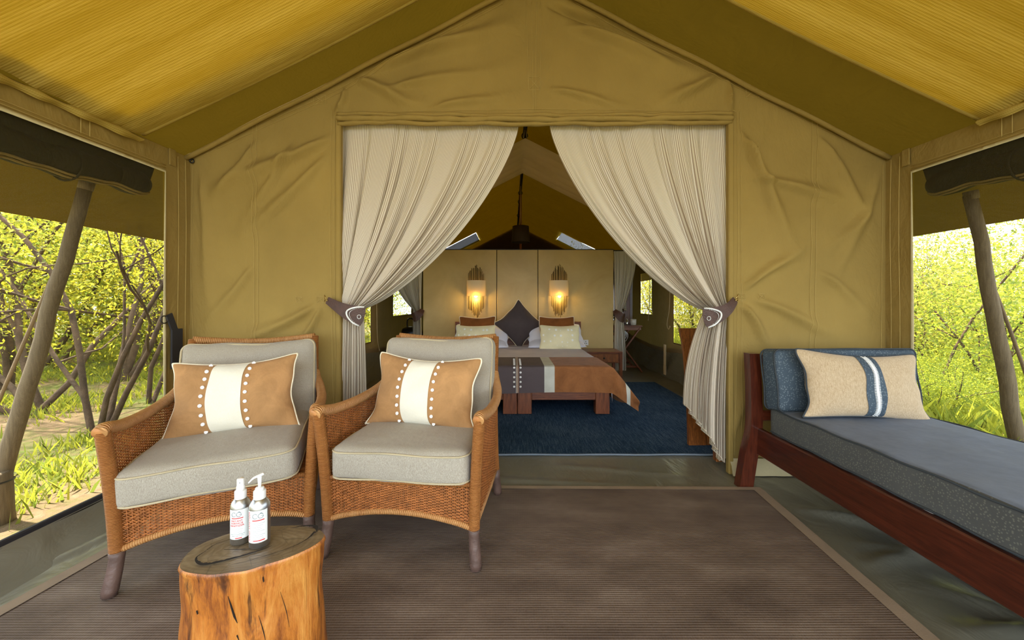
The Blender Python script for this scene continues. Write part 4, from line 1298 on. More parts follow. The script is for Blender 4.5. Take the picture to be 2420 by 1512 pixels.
def bottle(kind, label, loc, Rb, H, turn):
    t = thing('sanitizer_bottle', label, 'bottle', loc, group='aluminium sanitizer bottles')
    phi = math.atan2(-loc[1], -loc[0]) + turn
    zs = H * .70                     # shoulder top
    m = MB(); m.lathe([(.001, 0), (Rb * .92, 0), (Rb, .003), (Rb, zs * .80), (Rb * .97, zs * .86), (Rb * .86, zs * .92), (Rb * .66, zs * .975), (Rb * .56, zs)], 40)
    m.build('body', M['alu'], t)
    m = MB(); m.lathe([(Rb * .58, zs - .004), (Rb * .60, zs - .003), (Rb * .60, zs + .019), (Rb * .57, zs + .0205), (Rb * .2, zs + .0205)], 28); m.build('collar', M['plastic'], t)
    if kind == 'spray':
        m = MB(); m.lathe([(Rb * .43, zs + .020), (Rb * .43, zs + .031), (Rb * .37, zs + .033), (Rb * .37, zs + .051), (Rb * .33, zs + .053), (.001, zs + .0535)], 24); m.build('spray_head', M['plastic'], t)
        m = MB(); p = Vector((math.cos(phi), math.sin(phi), 0)) * Rb * .36
        m.tube([(p.x, p.y, zs + .044), (p.x * 1.08, p.y * 1.08, zs + .044)], .0022, 8); m.build('nozzle', M['grey_ink'], t)
    else:
        m = MB(); m.lathe([(Rb * .43, zs + .020), (Rb * .43, zs + .027), (Rb * .38, zs + .029), (.001, zs + .029)], 24); m.build('pump_ring', M['plastic'], t)
        m = MB(); m.lathe([(Rb * .15, zs + .028), (Rb * .18, zs + .042), (Rb * .22, zs + .056), (Rb * .2, zs + .058), (.001, zs + .058)], 16); m.build('pump_stem', M['plastic'], t)
        d = Vector((math.cos(phi - 1.25), math.sin(phi - 1.25), 0))
        P = spline([tuple(-d * .010 + Vector((0, 0, zs + .064))), (0, 0, zs + .061), tuple(d * .014 + Vector((0, 0, zs + .057))), tuple(d * .026 + Vector((0, 0, zs + .046)))], 6)
        m = MB(); m.tube(P, np.interp(np.linspace(0, 1, len(P)), [0, .4, 1], [.0065, .0065, .0028]), 10, flat=.55, up=(0, 0, 1)); m.build('pump_spout', M['plastic'], t)
    # label
    lw = Rb * 2.15; lz0, lz1 = .018, zs * .80
    U, V = np.meshgrid(np.linspace(-lw / 2, lw / 2, 30), np.linspace(lz0, lz1, 4), indexing='ij')
    th = U / Rb + phi; m = MB(); m.grid((Rb + .0003) * np.cos(th), (Rb + .0003) * np.sin(th), V)
    lab = m.build('paper_label', M['label'], t)
    lh = lz1 - lz0
    if kind == 'spray':
        logo(lab, -.004, lz1 - .012, .025, Rb, phi)
        bar(lab, -.017, .012, lz1 - .0238, lz1 - .0213, Rb, phi, 'red')
        for k, (s_, wd) in enumerate((('INSTANT', .028), ('SURFACE', .030), ('SANITIZER', .036))):
            XY, F = fit(s_, wd, -.0035, lz1 - .0320 - k * .0066, .022, 'c', hmax=.0048); wrap_print(lab, 'lettering', XY, F, Rb, phi, 'red')
        for k in range(5):
            wd = (.018, .026, .012, .022, .017)[k]; bar(lab, -.002 - wd / 2, -.002 + wd / 2, lz1 - .0504 - k * .0030, lz1 - .0495 - k * .0030, Rb, phi, 'grey_ink', name='small_print')
        for k, s_ in enumerate(('Spray on anything to', 'wipe it, germ free')):
            XY, F = fit(s_, (.034, .029)[k], -.002, lz1 - .0680 - k * .0047, .004, 'c', hmax=.0033); wrap_print(lab, 'lettering', XY, F, Rb, phi, 'ink')
        bar(lab, -.007, .009, lz0 + .0020, lz0 + .0046, Rb, phi, 'red')
    else:
        logo(lab, .004, lz1 - .014, .027, Rb, phi)
        bar(lab, -.010, .019, lz1 - .0270, lz1 - .0242, Rb, phi, 'red')
        XY, F = fit('HAND SANITIZER', lh * .93, -.0170, lz0 + .004, .004, 'l', vertical=True); wrap_print(lab, 'lettering', XY, F, Rb, phi, 'red')
        for k in range(11):
            wd = (.029, .024, .020, .022, .028, .012, .029, .025, .027, .016, .024)[k]; z = lz1 - .0335 - k * .0052
            bar(lab, -.009, -.009 + wd, z - .0011, z, Rb, phi, 'red' if k in (3, 6, 7) and False else 'grey_ink', name='small_print')
        bar(lab, -.008, .020, lz0 + .0040, lz0 + .0072, Rb, phi, 'red')
    return t
bottle('spray', 'silver bottle with white spray cap and red lettering on the stump', (-.764, 1.096, SZ + .0045), .0245, .176, R(-14))
bottle('pump', 'silver bottle with white pump head standing nearer on the stump', (-.7005, 1.081, SZ + .0045), .0255, .186, R(-18))

# ------------------------------------------------------------------ daybed
t = thing('daybed', 'dark red mahogany daybed frame along the right mesh window', 'daybed', (0, 0, 0))
DB0, DB1 = 1.455, 2.19
for X in (DB0, DB1):
    s_ = 1
    P = spline([(X - .055, 2.335, .0), (X - .030, 2.325, .20), (X - .008, 2.315, .36), (X - .004, 2.325, .60), (X - .004, 2.345, .796)], 5)
    m = MB()
    for p, q in zip(P[:-1], P[1:]): pass
    # swept square post
    w2 = .036
    Vv = []; 
    for i, p in enumerate(P):
        ww = np.interp(i / (len(P) - 1), [0, .35, .5, 1], [.052, .050, .045, .038])
        Vv.append([(p[0] - ww, p[1] - .030, p[2]), (p[0] + ww * .55, p[1] - .030, p[2]), (p[0] + ww * .55, p[1] + .030, p[2]), (p[0] - ww, p[1] + .030, p[2])])
    Vv = np.array(Vv); m.grid(Vv[..., 0], Vv[..., 1], Vv[..., 2], closed_v=True)
    n_ = len(P); m.f.append((3, 2, 1, 0)); m.f.append(tuple((n_ - 1) * 4 + k for k in range(4))); m.sharp = True
    m.build('head_post', M['mahog_z'], t)
m = MB(); m.box(DB0 - .02, DB1, 2.318, 2.368, .735, .788, .008); m.build('head_rail', M['mahog_x'], t)
m = MB(); m.box(DB0 + .02, DB1 - .02, 2.30, 2.335, .40, .46, .006); m.build('head_slat', M['mahog_x'], t)
for X in (DB0, DB1):
    m = MB(); m.box(X - .012, X + .020, .32, 2.315, .205, .362, .006); m.build('side_rail', M['mahog_y'], t)
    m = MB(); m.box(X - .04, X + .025, .30, .36, 0, .36, .006); m.build('foot_post', M['mahog_z'], t)
m = MB(); m.box(DB0, DB1, .315, .345, .205, .362, .006); m.build('foot_rail', M['mahog_x'], t)
for k in range(9):
    y = .45 + k * .21
    m = MB(); m.box(DB0 + .02, DB1 - .012, y, y + .08, .335, .358, .003); m.build('slat', M['mahog_x'], t)

t = thing('daybed_mattress', 'long grey mattress lying on the mahogany daybed, sky light in its top colour', 'mattress', ((DB0 + DB1) / 2 - .004, 1.265, .4325))
w, d, h = .715, 1.90, .150
m = box_cushion_mesh(w, d, h, .022, .004, n=40, seed=4, wr=.0035)
o = weld(m.build('cover', M['greydot'], t, smooth=True), .0008)
o.data.materials.append(M['sky_top'])
zc = np.empty(len(o.data.polygons) * 3); o.data.polygons.foreach_get('normal', zc)
o.data.polygons.foreach_set('material_index', (zc.reshape(-1, 3)[:, 2] > .75).astype(np.int32))  # upward faces take the colour with sky light put in
for z in (.070, -.060):
    m = MB(); rim(m, w + .003, d + .003, z, .03, .0042, .0025); m.build('welt', M['welt_dark'], t)

t = thing('bolster_cushion', 'slate blue dotted box cushion leaning at the head of the daybed', 'cushion', (1.845, 2.195, .668))
t.rotation_euler = (R(90 - 7), 0, R(2))
weld(box_cushion_mesh(.80, .335, .13, .028, .012, seed=12, wr=.006).build('cover', M['bluedot'], t, smooth=True), .0008)
for z in (.055, -.055):
    m = MB(); rim(m, .804, .338, z, .035, .0045, .005, 3); m.build('welt', M['welt_dark'], t)
t, f = pillow('lumbar_pillow', 'sand chenille pillow with blue dotted band and white braid on the daybed', 'pillow', .655, .355, .15, 'sand', 'welt_dark',
              (1.822, 2.030, .672), (R(-16), R(3), R(1)), pinch=.11, seed=21, sag=.012)
band(t, f, -.115, .175, 'bluedot', curve=.035)
b = band(t, f, .022, .060, 'braid', 'braid', .0062, 6, curve=.035)
m = MB()
for k in range(44):
    v = -.97 + 1.94 * k / 43
    for uu in (.010, .072):
        x, y, z = f(uu + .035 * (v * v - .5), v, -1)
        m.box(float(x) - .0035, float(x) + .0035, float(y) - .0075, float(y) - .002, float(z) - .0022, float(z) + .0022, .001)
m.build('braid_stitching', M['braid'], t)['kind'] = 'stuff'

# ------------------------------------------------------------------ curtains and tie-backs
def curtain(name, label, top, tie, bot, ztop, ztie, zb, y, nf, amp, mat, group, seed=0, ex=1.35, ez=1.3, yb=None, tie_slant=.03):
    """u: 0 at the jamb, 1 at the free edge.  top/tie/bot = (x at jamb, x at free edge)"""
    g = np.random.default_rng(seed)
    nu, n1, n2 = 260, 70, 50
    u = np.linspace(0, 1, nu)
    p1, p2, p3 = g.uniform(0, 6.28, 3)
    warp = u + .035 * np.sin(2 * math.pi * u * 2.3 + p1) + .02 * np.sin(2 * math.pi * u * 5.1 + p2)
    fold = np.sin(2 * math.pi * nf * warp + p3) + .35 * np.sin(2 * math.pi * nf * 2.1 * warp + p1)
    fold2 = np.cos(2 * math.pi * nf * warp + p3)
    X = []; Y = []; Z = []; V = []
    def row(xa, xb, za, zbv, ya, amp_, squeeze):
        # squeeze: sideways swing of the cloth inside its folds
        w = abs(xb - xa) / nf / 6.28
        X.append(xa + (xb - xa) * u + squeeze * w * fold2 * 1.5); Z.append(za + (zbv - za) * u if np.isscalar(za) else za)
        Y.append(ya + amp_ * fold)
    for i in range(n1):
        t_ = i / (n1 - 1)
        fx, fz = t_ ** ex, 1 - (1 - t_) ** ez
        xa = top[0] + (tie[0] - top[0]) * fx; xb = top[1] + (tie[1] - top[1]) * fx
        za = ztop + (ztie - ztop) * t_; zbv = ztop + (ztie + tie_slant - ztop) * fz
        w = abs(xb - xa)
        a = amp * (.16 + .9 * t_ ** .8 - .25 * t_ ** 6)
        uu_z = za + (zbv - za) * u ** 1.2
        row(xa, xb, uu_z, None, y - .02 * t_, a, t_ * .8)
        V.append(t_ * .65)
    for i in range(1, n2):
        t_ = i / (n2 - 1)
        k = 1 - (1 - t_) ** 2.2
        xa = tie[0] + (bot[0] - tie[0]) * k; xb = tie[1] + (bot[1] - tie[1]) * k
        a = amp * (.65 + .45 * t_)
        zbot = zb[0] + (zb[1] - zb[0]) * np.clip((u - .25) / .75, 0, 1) ** .8
        row(xa, xb, (ztie + tie_slant * u ** 1.2) * (1 - t_) + zbot * t_, None, y - .02, a, .8 - .3 * t_)
        V.append(.65 + .35 * t_)
    X = np.array(X).T; Y = np.array(Y).T; Z = np.array(Z).T
    U = np.repeat(u[:, None], X.shape[1], 1); Vv = np.repeat(np.array(V)[None], nu, 0)
    t = thing(name, label, 'curtain', (0, 0, 0), group=group)
    m = MB(); m.grid(X, Y, Z, U, Vv); m.build('cloth', M[mat], t, smooth=True)
    m = MB(); m.tube(np.stack([X[:, -1], Y[:, -1], Z[:, -1]], -1)[::2], .004, 5); m.build('hem', M[mat], t)
    return t

curtain('striped_curtain', 'cream striped curtain tied back on the left side of the doorway', (-1.125, .045), (-1.150, -.975), (-1.19, -.955), 2.27, 1.03, (.06, .10), 2.56, 9, .040, 'curtain', 'striped doorway curtains', 3)
curtain('striped_curtain', 'cream striped curtain tied back on the right side of the doorway', (1.425, .247), (1.435, 1.262), (1.425, 1.13), 2.27, 1.02, (.075, .43), 2.56, 9, .040, 'curtain', 'striped doorway curtains', 8)
curtain('side_curtain', 'pale striped curtain tied back beside the right end of the headboard wall', (1.575, 1.93), (1.60, 1.70), (1.57, 1.76), 1.90, .97, (.06, .06), 6.02, 6, .022, 'curtain_in', 'pale side curtains', 5, 1.6, 1.2)
curtain('side_curtain', 'pale striped curtain tied back beside the left end of the headboard wall', (-1.385, -1.98), (-1.40, -1.53), (-1.385, -1.53), 1.90, .97, (.06, .06), 6.02, 7, .022, 'curtain_in', 'pale side curtains', 6, 1.5, 1.2)
for (xa, xb) in ((1.565, 2.36), (-2.04, -1.375)):
    t = thing('curtain_rail', 'slim dark rail carrying the side curtain at the %s end of the headboard wall' % ('right' if xa > 0 else 'left'), 'curtain rail', ((xa + xb) / 2, 6.02, 1.905))
    L = (xb - xa) / 2
    m = MB(); m.tube([(-L, 0, 0), (L, 0, 0)], .009, 8); m.build('rod', M['iron'], t)
    for k in (-1, 1):
        m = MB(); m.tube([(k * (L - .01), 0, 0), (k * L, 0, 0)], .014, 8); m.build('end_cap', M['iron'], t)

def tieback(label, pts, ws, beads, k=1.0):
    """pts: 3-D centre line from the wall ring to the free end; ws half widths"""
    t = thing('leather_tieback', label, 'curtain tieback', tuple(pts[0]), group='beaded leather tiebacks')
    o = np.array(pts[0])
    C = spline([np.array(p) - o for p in pts], 8); n_ = len(C)
    W = np.interp(np.linspace(0, 1, n_), np.linspace(0, 1, len(ws)), ws)
    T = np.gradient(C, axis=0); T /= np.linalg.norm(T, axis=1, keepdims=True)
    Pp = np.stack([-T[:, 2], 0 * T[:, 0], T[:, 0]], -1); Pp /= np.linalg.norm(Pp, axis=1, keepdims=True)
    if Pp[0, 2] < 0: Pp = -Pp
    S_ = np.linspace(0, 1, n_)
    def P(s_, c, off=0.):
        c0 = np.array([np.interp(s_, S_, C[:, i]) for i in range(3)]); p = np.array([np.interp(s_, S_, Pp[:, i]) for i in range(3)])
        w = np.interp(s_, S_, W)
        return c0 + p * c * w + np.array([0, -off, 0])
    ss = np.linspace(0, 1, 40); cc = np.linspace(-1, 1, 9)
    for nm, off, mt in (('leather', .002, 'leather'),):
        G = np.array([[P(s_, c * (1 if s_ < .93 else math.sqrt(max(.02, 1 - ((s_ - .93) / .075) ** 2))), off) for c in cc] for s_ in ss])
        G2 = G + np.array([0, .004, 0])
        m = MB(); m.grid(G[..., 0], G[..., 1], G[..., 2]); m.grid(G2[::-1, :, 0], G2[::-1, :, 1], G2[::-1, :, 2]); m.build(nm, M[mt], t)
    if beads:
        arc = [P(.56 + .38 * (1 - math.sqrt(max(0, 1 - c * c))), c * .98, .006) for c in np.linspace(-1, 1, 30)]
        m = MB(); m.tube(arc, .0055 * k, 7); m.build('bead_border', M['bead'], t)
        m = MB()
        for c in np.linspace(-.9, .9, 22):
            p = P(.63 + .32 * (1 - math.sqrt(max(0, 1 - c * c))), c * .86, .005)
            m.lathe([(.0003, -.002 * k), (.0022 * k, -.0008), (.0022 * k, .0008), (.0003, .002 * k)], 6, p)
        m.build('bead_row', M['bead'], t)['kind'] = 'stuff'
        m = MB(); c0 = P(.88, -.10, .006)
        for q in range(12):
            a = q / 12 * 6.283; m.lathe([(.0003, -.0026), (.003, -.001), (.003, .001), (.0003, .0026)], 6, c0 + np.array([.011 * math.cos(a), 0, .012 * math.sin(a)]))
        m.build('bead_rosette', M['bead'], t)['kind'] = 'stuff'
        m = MB(); r_ = P(.03, 0, .006); w0 = P(-.0, 0, .0) + np.array([-.022 if pts[1][0] > pts[0][0] else .022, .012, .012])
        m.tube([r_, (r_ + w0) / 2 + np.array([0, -.008, 0]), w0], .0028, 6); m.build('ring', M['brass'], t)
        m = MB(); m.tube([w0 + np.array([0, 0, .020]), w0 + np.array([.012 if pts[1][0] > pts[0][0] else -.012, -.006, 0]), w0 + np.array([0, 0, -.020])], .0026, 6); m.build('hook', M['brass'], t)
    return t
tieback('brown leather tieback with white beads holding the left doorway curtain',
        [px(773, 709, 2.46), px(795, 723, 2.42), px(815, 734, 2.40), px(838, 743, 2.395), px(861, 749, 2.41)], [.022, .032, .043, .056, .064], True)
tieback('brown leather tieback with white beads holding the right doorway curtain',
        [px(1738, 708, 2.46), px(1725, 726, 2.42), px(1708, 738, 2.40), px(1686, 747, 2.395), px(1662, 752, 2.41)], [.022, .032, .043, .056, .064], True)
tieback('plain leather tieback on the right side curtain by the washstand', [px(1452, 733, 5.99), px(1460, 742, 5.95), px(1470, 750, 5.94), px(1476, 752, 5.99)], [.03, .055, .07, .07], False)
tieback('plain leather tieback on the left side curtain by the headboard wall', [px(999, 731, 5.99), px(992, 740, 5.95), px(982, 748, 5.94), px(975, 750, 5.99)], [.03, .055, .07, .07], False)

# ------------------------------------------------------------------ bedroom
t = thing('blue_rug', 'dark blue speckled flatweave rug under the bed', 'rug', (0, 0, 0))
m = MB()
U, V = np.meshgrid(np.linspace(-1.65, 1.96, 60), np.linspace(2.80, 5.35, 50), indexing='ij')
m.grid(U, V, .011 + .002 * smooth_noise(U, V, .5, 3), U, V); m.build('pile', M['blue_rug'], t)
m = MB(); m.tube([(x, 2.798 + .003 * math.sin(x * 12), .008) for x in np.linspace(-1.65, 1.96, 60)], .007, 6); m.build('bound_edge', plain('rug edge', (.16, .20, .25, 1), .9), t)

# partition wall behind the bed
PY = 6.0
wp = struct(bpy.data.objects.new('wall_partition', None)); COL.objects.link(wp)
for (xa, xb) in ((-1.370, -.2405), (-.2305, .395), (.405, 1.562)):
    m = MB(); m.box(xa, xb, PY, PY + .05, 0, 1.915, .004); m.build('panel', M['partition'], wp)
for xg in (-.2355, .400):
    m = MB(); m.box(xg - .002, xg + .002, PY + .01, PY + .045, 0, 1.91, .001); m.build('joint_strip', M['black'], wp)
m = MB(); m.box(-1.372, 1.564, PY - .004, PY + .055, 1.912, 1.924, .003); m.build('cap_strip', M['iron'], wp)

# beds
BX, BT = .052, .475
def single_bed(x0, x1, label):
    t = thing('single_bed', label, 'bed', ((x0 + x1) / 2, 4.8, .012), group='pair of wooden single beds')
    hw = (x1 - x0) / 2
    for sx in (-1, 1):
        for yy in (3.80, 5.70):
            m = MB(); xa = sx * hw - (.137 if sx > 0 else 0); m.box(xa, xa + .137, yy - 4.8, yy - 4.8 + .10, 0, .222, .004); m.build('leg', M['teak_z'], t)
        m = MB(); m.box(sx * hw - (.03 if sx > 0 else 0), sx * hw + (.03 if sx < 0 else 0), 3.90 - 4.8, 5.72 - 4.8, .11, .21, .004); m.build('side_rail', M['teak_x'], t)
    m = MB(); m.box(-hw + .137, hw - .137, 3.805 - 4.8, 3.84 - 4.8, .136, .218, .004); m.build('foot_rail', M['teak_x'], t)
    o = weld(box_cushion_mesh(2 * hw - .02, 1.96, .20, .03, .004, n=24).build('mattress', M['white_linen'], t, (0, .02, .340), smooth=True), .001)
    return t
single_bed(BX - .902, BX - .003, 'left half of the low wooden twin bed with block legs')
single_bed(BX + .003, BX + .902, 'right half of the low wooden twin bed with block legs')
t = thing('headboard', 'plain dark wooden headboard between the bed and the hide wall', 'headboard', (.09, 5.88, 0))
m = MB(); m.box(-.94, .94, -.025, .025, .30, .812, .006); m.build('board', M['teak_x'], t)
for k in (-1, 1):
    m = MB(); m.box(k * .86 - .04, k * .86 + .04, -.02, .02, 0, .31, .004); m.build('leg', M['teak_z'], t)
    m = MB(); m.box(k * .94 - .006, k * .94 + .006, -.028, .028, .30, .815, .003); m.build('end_trim', M['teak_z'], t)

def drape(HW, yf, yh, z, s_, v_, flare=1.0, out=.012):
    """cloth laid over the bed. s_: across from the centre; v_: from the head side, < 0 beyond the foot.
    The stiff cloth past the side slopes outward, most of all at the foot corner"""
    ox = np.maximum(np.abs(s_) - HW, 0); oy = np.maximum(-v_, 0)
    sg = np.sign(s_)
    cb = flare * (.22 + .40 * np.exp(-np.maximum(v_, 0) / .16)); sb = np.sqrt(1 - cb ** 2)
    drop = ox * sb + oy * (1 - .60 * np.clip(ox / .43, 0, 1))
    rd = .035
    e1 = out * (1 - np.exp(-ox / .02)); e2 = out * (1 - np.exp(-oy / .02))
    xx = sg * (np.minimum(np.abs(s_), HW) + e1 + ox * cb)
    yy = yf + np.maximum(v_, 0) - e2 - flare * .05 * np.sin(np.clip(ox / .43, 0, 1) * 5.0) * np.clip(oy / .15, 0, 1) * np.clip(ox / .05, 0, 1)
    ex_ = np.clip(1 - (HW - np.abs(s_)) / rd, 0, 1); ey_ = np.clip(1 - np.maximum(v_, 0) / rd, 0, 1)
    soft = rd * .35 * np.maximum(ex_ ** 2, ey_ ** 2)
    return BX + xx, yy, z - soft - np.maximum(drop - .01, 0)
t = thing('bed_sheet', 'lilac grey blanket covering the twin bed below the pillows', 'blanket')
m = MB()
U, V = np.meshgrid(np.linspace(-1.12, 1.12, 100), np.linspace(-.19, 1.96, 80), indexing='ij')
X, Y, Z = drape(.905, 3.80, 5.8, BT, U, V, flare=.10, out=.006)
m.grid(X, Y, Z + .004 * smooth_noise(X, Y, .9, 4, 2) * (V > .05), U, V); m.build('cloth', M['sheet'], t)
m = MB()
U, V = np.meshgrid(np.linspace(-1.13, 1.13, 60), np.linspace(1.52, 1.60, 4), indexing='ij')
X, Y, Z = drape(.905, 3.80, 5.8, BT + .008, U, V, flare=.1, out=.006)
m.grid(X, Y, Z, U, V); m.build('turned_hem', M['white_linen'], t)

t = thing('bed_runner', 'taupe and russet suede bed runner hanging over the foot of the bed', 'bed runner')
RD = .262
def runner_patch(s0, s1, mat, name, v0=-RD, v1=.60, ns=None, lift=0.0):
    ns = ns or max(4, int(abs(s1 - s0) / .018) + 2)
    U, V = np.meshgrid(np.linspace(s0, s1, ns), np.linspace(v0, v1, 66), indexing='ij')
    X, Y, Z = drape(.912, 3.792, 5.8, BT + .010 + lift, U, V, out=.014)
    wr = .006 * smooth_noise(U * 1.2, V, 1.3, 14, 3) * np.clip(np.abs(U) - .3, 0, 1)
    Y = Y - np.abs(wr) * (V < .02) - lift * (V < .01); Z = Z + np.abs(wr) * (V > .02) + .010 * np.sin(U * 3.3) * (V < .0)
    m = MB(); m.grid(X, Y, Z, U, V); return m.build(name, M[mat], t)
runner_patch(-.262, .262, 'bed_taupe', 'centre_panel')
for k in (-1, 1):
    runner_patch(k * .262, k * .362, 'stripe_cream', 'pale_stripe')
    runner_patch(k * .362, k * 1.115, 'bed_suede', 'suede_panel')
    runner_patch(k * 1.115, k * 1.19, 'stripe_cream', 'pale_stripe')
    runner_patch(k * 1.19, k * 1.34, 'bed_suede', 'suede_panel')
for k, x in enumerate((-.0105, -.0035, .0035, .0105)):
    runner_patch(x - .0028, x + .0028, ('stripe_cream', 'bed_suede')[k % 2], 'braid_line', ns=3, lift=.003)
for sx in (-.031, .031):
    vv = [-.016 - .046 * i for i in range(5)] + [.03 + .046 * i for i in range(10)]
    for v in vv:
        x, y, z = drape(.912, 3.792, 5.8, BT + .012, np.array(sx), np.array(v), out=.014)
        x, y, z = float(x), float(y), float(z)
        link('button', button_mesh(.0105), None, t, (x, y - (.003 if v < 0 else 0), z + (.002 if v > 0 else 0)), (R(90), 0, 0) if v < 0 else (0, 0, 0))

# pillows on the bed
for k, (sx, side) in enumerate(((-1, 'left'), (1, 'right'))):
    xc = BX + (.565 if sx > 0 else -.505)
    for j in range(2):
        pillow('white_pillow', '%s white bed pillow on the %s side of the bed' % (('lower', 'upper')[j], side), 'pillow', .80, .46, .16, 'white_linen', None,
               (xc + .01 * j, 5.58 + .05 * j, .545 + .085 * j), (R(-76 + 26 * j), 0, R(3 * sx)), pinch=.05, seed=40 + k * 2 + j, group='white bed pillows', n=24)
    pillow('velvet_pillow', 'rust brown velvet pillow propped on the %s side of the bed' % side, 'pillow', .52, .50, .14, 'rust', 'bed_pipe', (BX + .035 + sx * (.585 if sx < 0 else .555), 5.56, .665), (R(-13), 0, 0), pinch=.07, seed=50 + k,
           group='rust velvet pillows', pipe_r=.007, n=24, sag=.02)
    pillow('polka_pillow', 'pale gold pillow with white dots on the %s side of the bed' % side, 'pillow', .545, .345, .15, 'polka', 'polka', (BX + .025 + sx * (.575 if sx < 0 else .575), 5.31, .625), (R(-15), 0, R(-1)), pinch=.06, seed=60 + k,
           group='gold polka pillows', pipe_r=.005, n=24, sag=.012)
pillow('diamond_cushion', 'dark taupe cushion standing on its corner at the centre of the bed', 'cushion', .535, .535, .15, 'aubergine', 'bed_pipe', (.100, 5.66, .785), (R(-10), R(45), 0), pinch=.15, seed=70, pipe_r=.007, n=28)

# bedside table
t = thing('bedside_table', 'low wooden bedside table with a drawer on the right of the bed', 'bedside table', (1.31, 5.72, 0))
m = MB(); m.box(-.26, .26, -.20, .24, .378, .402, .004); m.build('top', M['teak_x'], t)
m = MB(); m.box(-.24, .235, -.185, .23, .24, .378, .003); m.build('case', M['teak_x'], t)
m = MB(); m.box(-.20, .20, -.196, -.184, .252, .366, .004); dr = m.build('drawer', M['chair_wood'], t)
m = MB(); m.lathe([(.004, 0), (.012, .006), (.010, .016), (.001, .018)], 12); m.build('knob', M['iron'], dr, (0, -.196, .31), (R(90), 0, 0))
for sx in (-1, 1):
    for yy in (-.175, .215):
        m = MB(); m.box(sx * .237 - .022, sx * .237 + .022, yy - .022, yy + .022, 0, .378, .003); m.build('leg', M['teak_z'], t)

# sconces
def sconce(x, label, seed, power):
    t = thing('wall_sconce', label, 'wall lamp', (x, PY - .005, 1.32), group='bundled rod wall sconces')
    g = np.random.default_rng(seed)
    m = MB()
    a = np.linspace(R(180), R(360), 40)
    X, Zz = np.meshgrid(.148 * np.cos(a), np.linspace(-.118, .118, 6), indexing='ij')
    Yy = np.repeat((.105 * np.sin(a))[:, None], 6, 1)
    m.grid(X, Yy, Zz); m.grid(X[::-1] * .985, Yy[::-1] * .985, Zz[::-1]); m.build('shade', M['shade'], t)
    for zz in (-.118, .118):
        m = MB(); m.tube([(.148 * math.cos(k), .105 * math.sin(k), zz) for k in a], .0028, 5); m.build('shade_rim', M['bed_pipe'], t)
    m = MB(); m.box(-.05, .05, -.012, .004, -.09, .09, .003); m.build('back_plate', M['iron'], t)
    for k in range(24):
        xx = -.118 + .236 * k / 23 + g.uniform(-.003, .003)
        hgt = .20 + .17 * (1 - (xx / .13) ** 2) * g.uniform(.55, 1.0) + g.uniform(-.02, .02)
        low = -.25 - .20 * (1 - (xx / .14) ** 2) * g.uniform(.6, 1.0) + g.uniform(-.02, .02)
        m = MB(); m.tube([(xx, -.030 - .03 * (1 - (xx / .12) ** 2) + g.uniform(-.01, .01), low), (xx + g.uniform(-.004, .004), -.034 - .02 * (1 - (xx / .12) ** 2), hgt)], .0030, 5); m.build('rod', M['rod'], t)
    m = MB(); m.lathe([(.004, .03), (.020, .012), (.024, -.008), (.018, -.026), (.004, -.034)], 12, (0, -.078, -.108)); m.build('bulb', M['bulb'], t)
    ld = bpy.data.lights.new('sconce_light', 'POINT'); ld.energy = power; ld.color = (1.0, .62, .18); ld.shadow_soft_size = .03
    lo = bpy.data.objects.new('sconce_light', ld); COL.objects.link(lo); lo.parent = t; lo.location = (0, -.088, -.19)
sconce(-.55, 'lit rod wall sconce with cream shade above the left bed pillows', 5, 2.2)
sconce(.722, 'lit rod wall sconce with cream shade above the right bed pillows', 6, 1.1)

# power sockets
for x, side in ((px(1066, 808, PY).x, 'left'), (px(1384, 810, PY).x, 'right')):
    t = thing('power_socket', 'white square power socket on the hide wall, %s of the headboard' % side, 'socket', (x, PY - .001, .485))
    m = MB(); m.box(-.042, .042, -.010, 0, -.042, .042, .003); m.build('plate', M['socket'], t)
    for (a, b) in ((0, .015), (-.013, -.012), (.013, -.012)):
        m = MB(); m.box(a - .005, a + .005, -.0115, -.009, b - .006, b + .006, .0008); m.build('pin_hole', M['black'], t)

# plank chair behind the right curtain
t = thing('plank_chair', 'high-backed plank chair of orange brown wood behind the right curtain', 'chair', (1.585, 3.05, .012), R(2))
for k, (xa, xb, zt) in enumerate(((-.245, -.105, .885), (-.098, -.072, .800), (-.064, .075, .875), (.083, .245, .880))):
    P = spline([(0, -.06, 0), (0, -.030, .25), (0, 0, .48), (0, .02, .70), (0, .055, zt)], 5)
    G = []
    for i, p in enumerate(P):
        s_ = i / (len(P) - 1); n0 = .018 * math.sin(s_ * 3.0)
        xo = -.02 * (s_ - .35) if k == 0 else 0
        G.append([(xa + xo + (n0 if k == 0 else 0), p[1] - .014, p[2]), (xb, p[1] - .014, p[2]), (xb, p[1] + .014, p[2]), (xa + xo + (n0 if k == 0 else 0), p[1] + .014, p[2])])
    G = np.array(G); m = MB(); m.grid(G[..., 0], G[..., 1], G[..., 2], closed_v=True)
    n_ = len(P); m.f.append((3, 2, 1, 0)); m.f.append(tuple((n_ - 1) * 4 + q for q in range(4))); m.sharp = True
    m.build('back_plank', M['chair_wood'], t)
m = MB(); m.box(-.21, .23, -.40, -.01, .42, .455, .008); m.build('seat', M['chair_wood'], t)
for sx in (-.18, .2):
    m = MB(); m.box(sx - .025, sx + .025, -.39, -.34, 0, .42, .005); m.build('leg', M['chair_wood'], t)

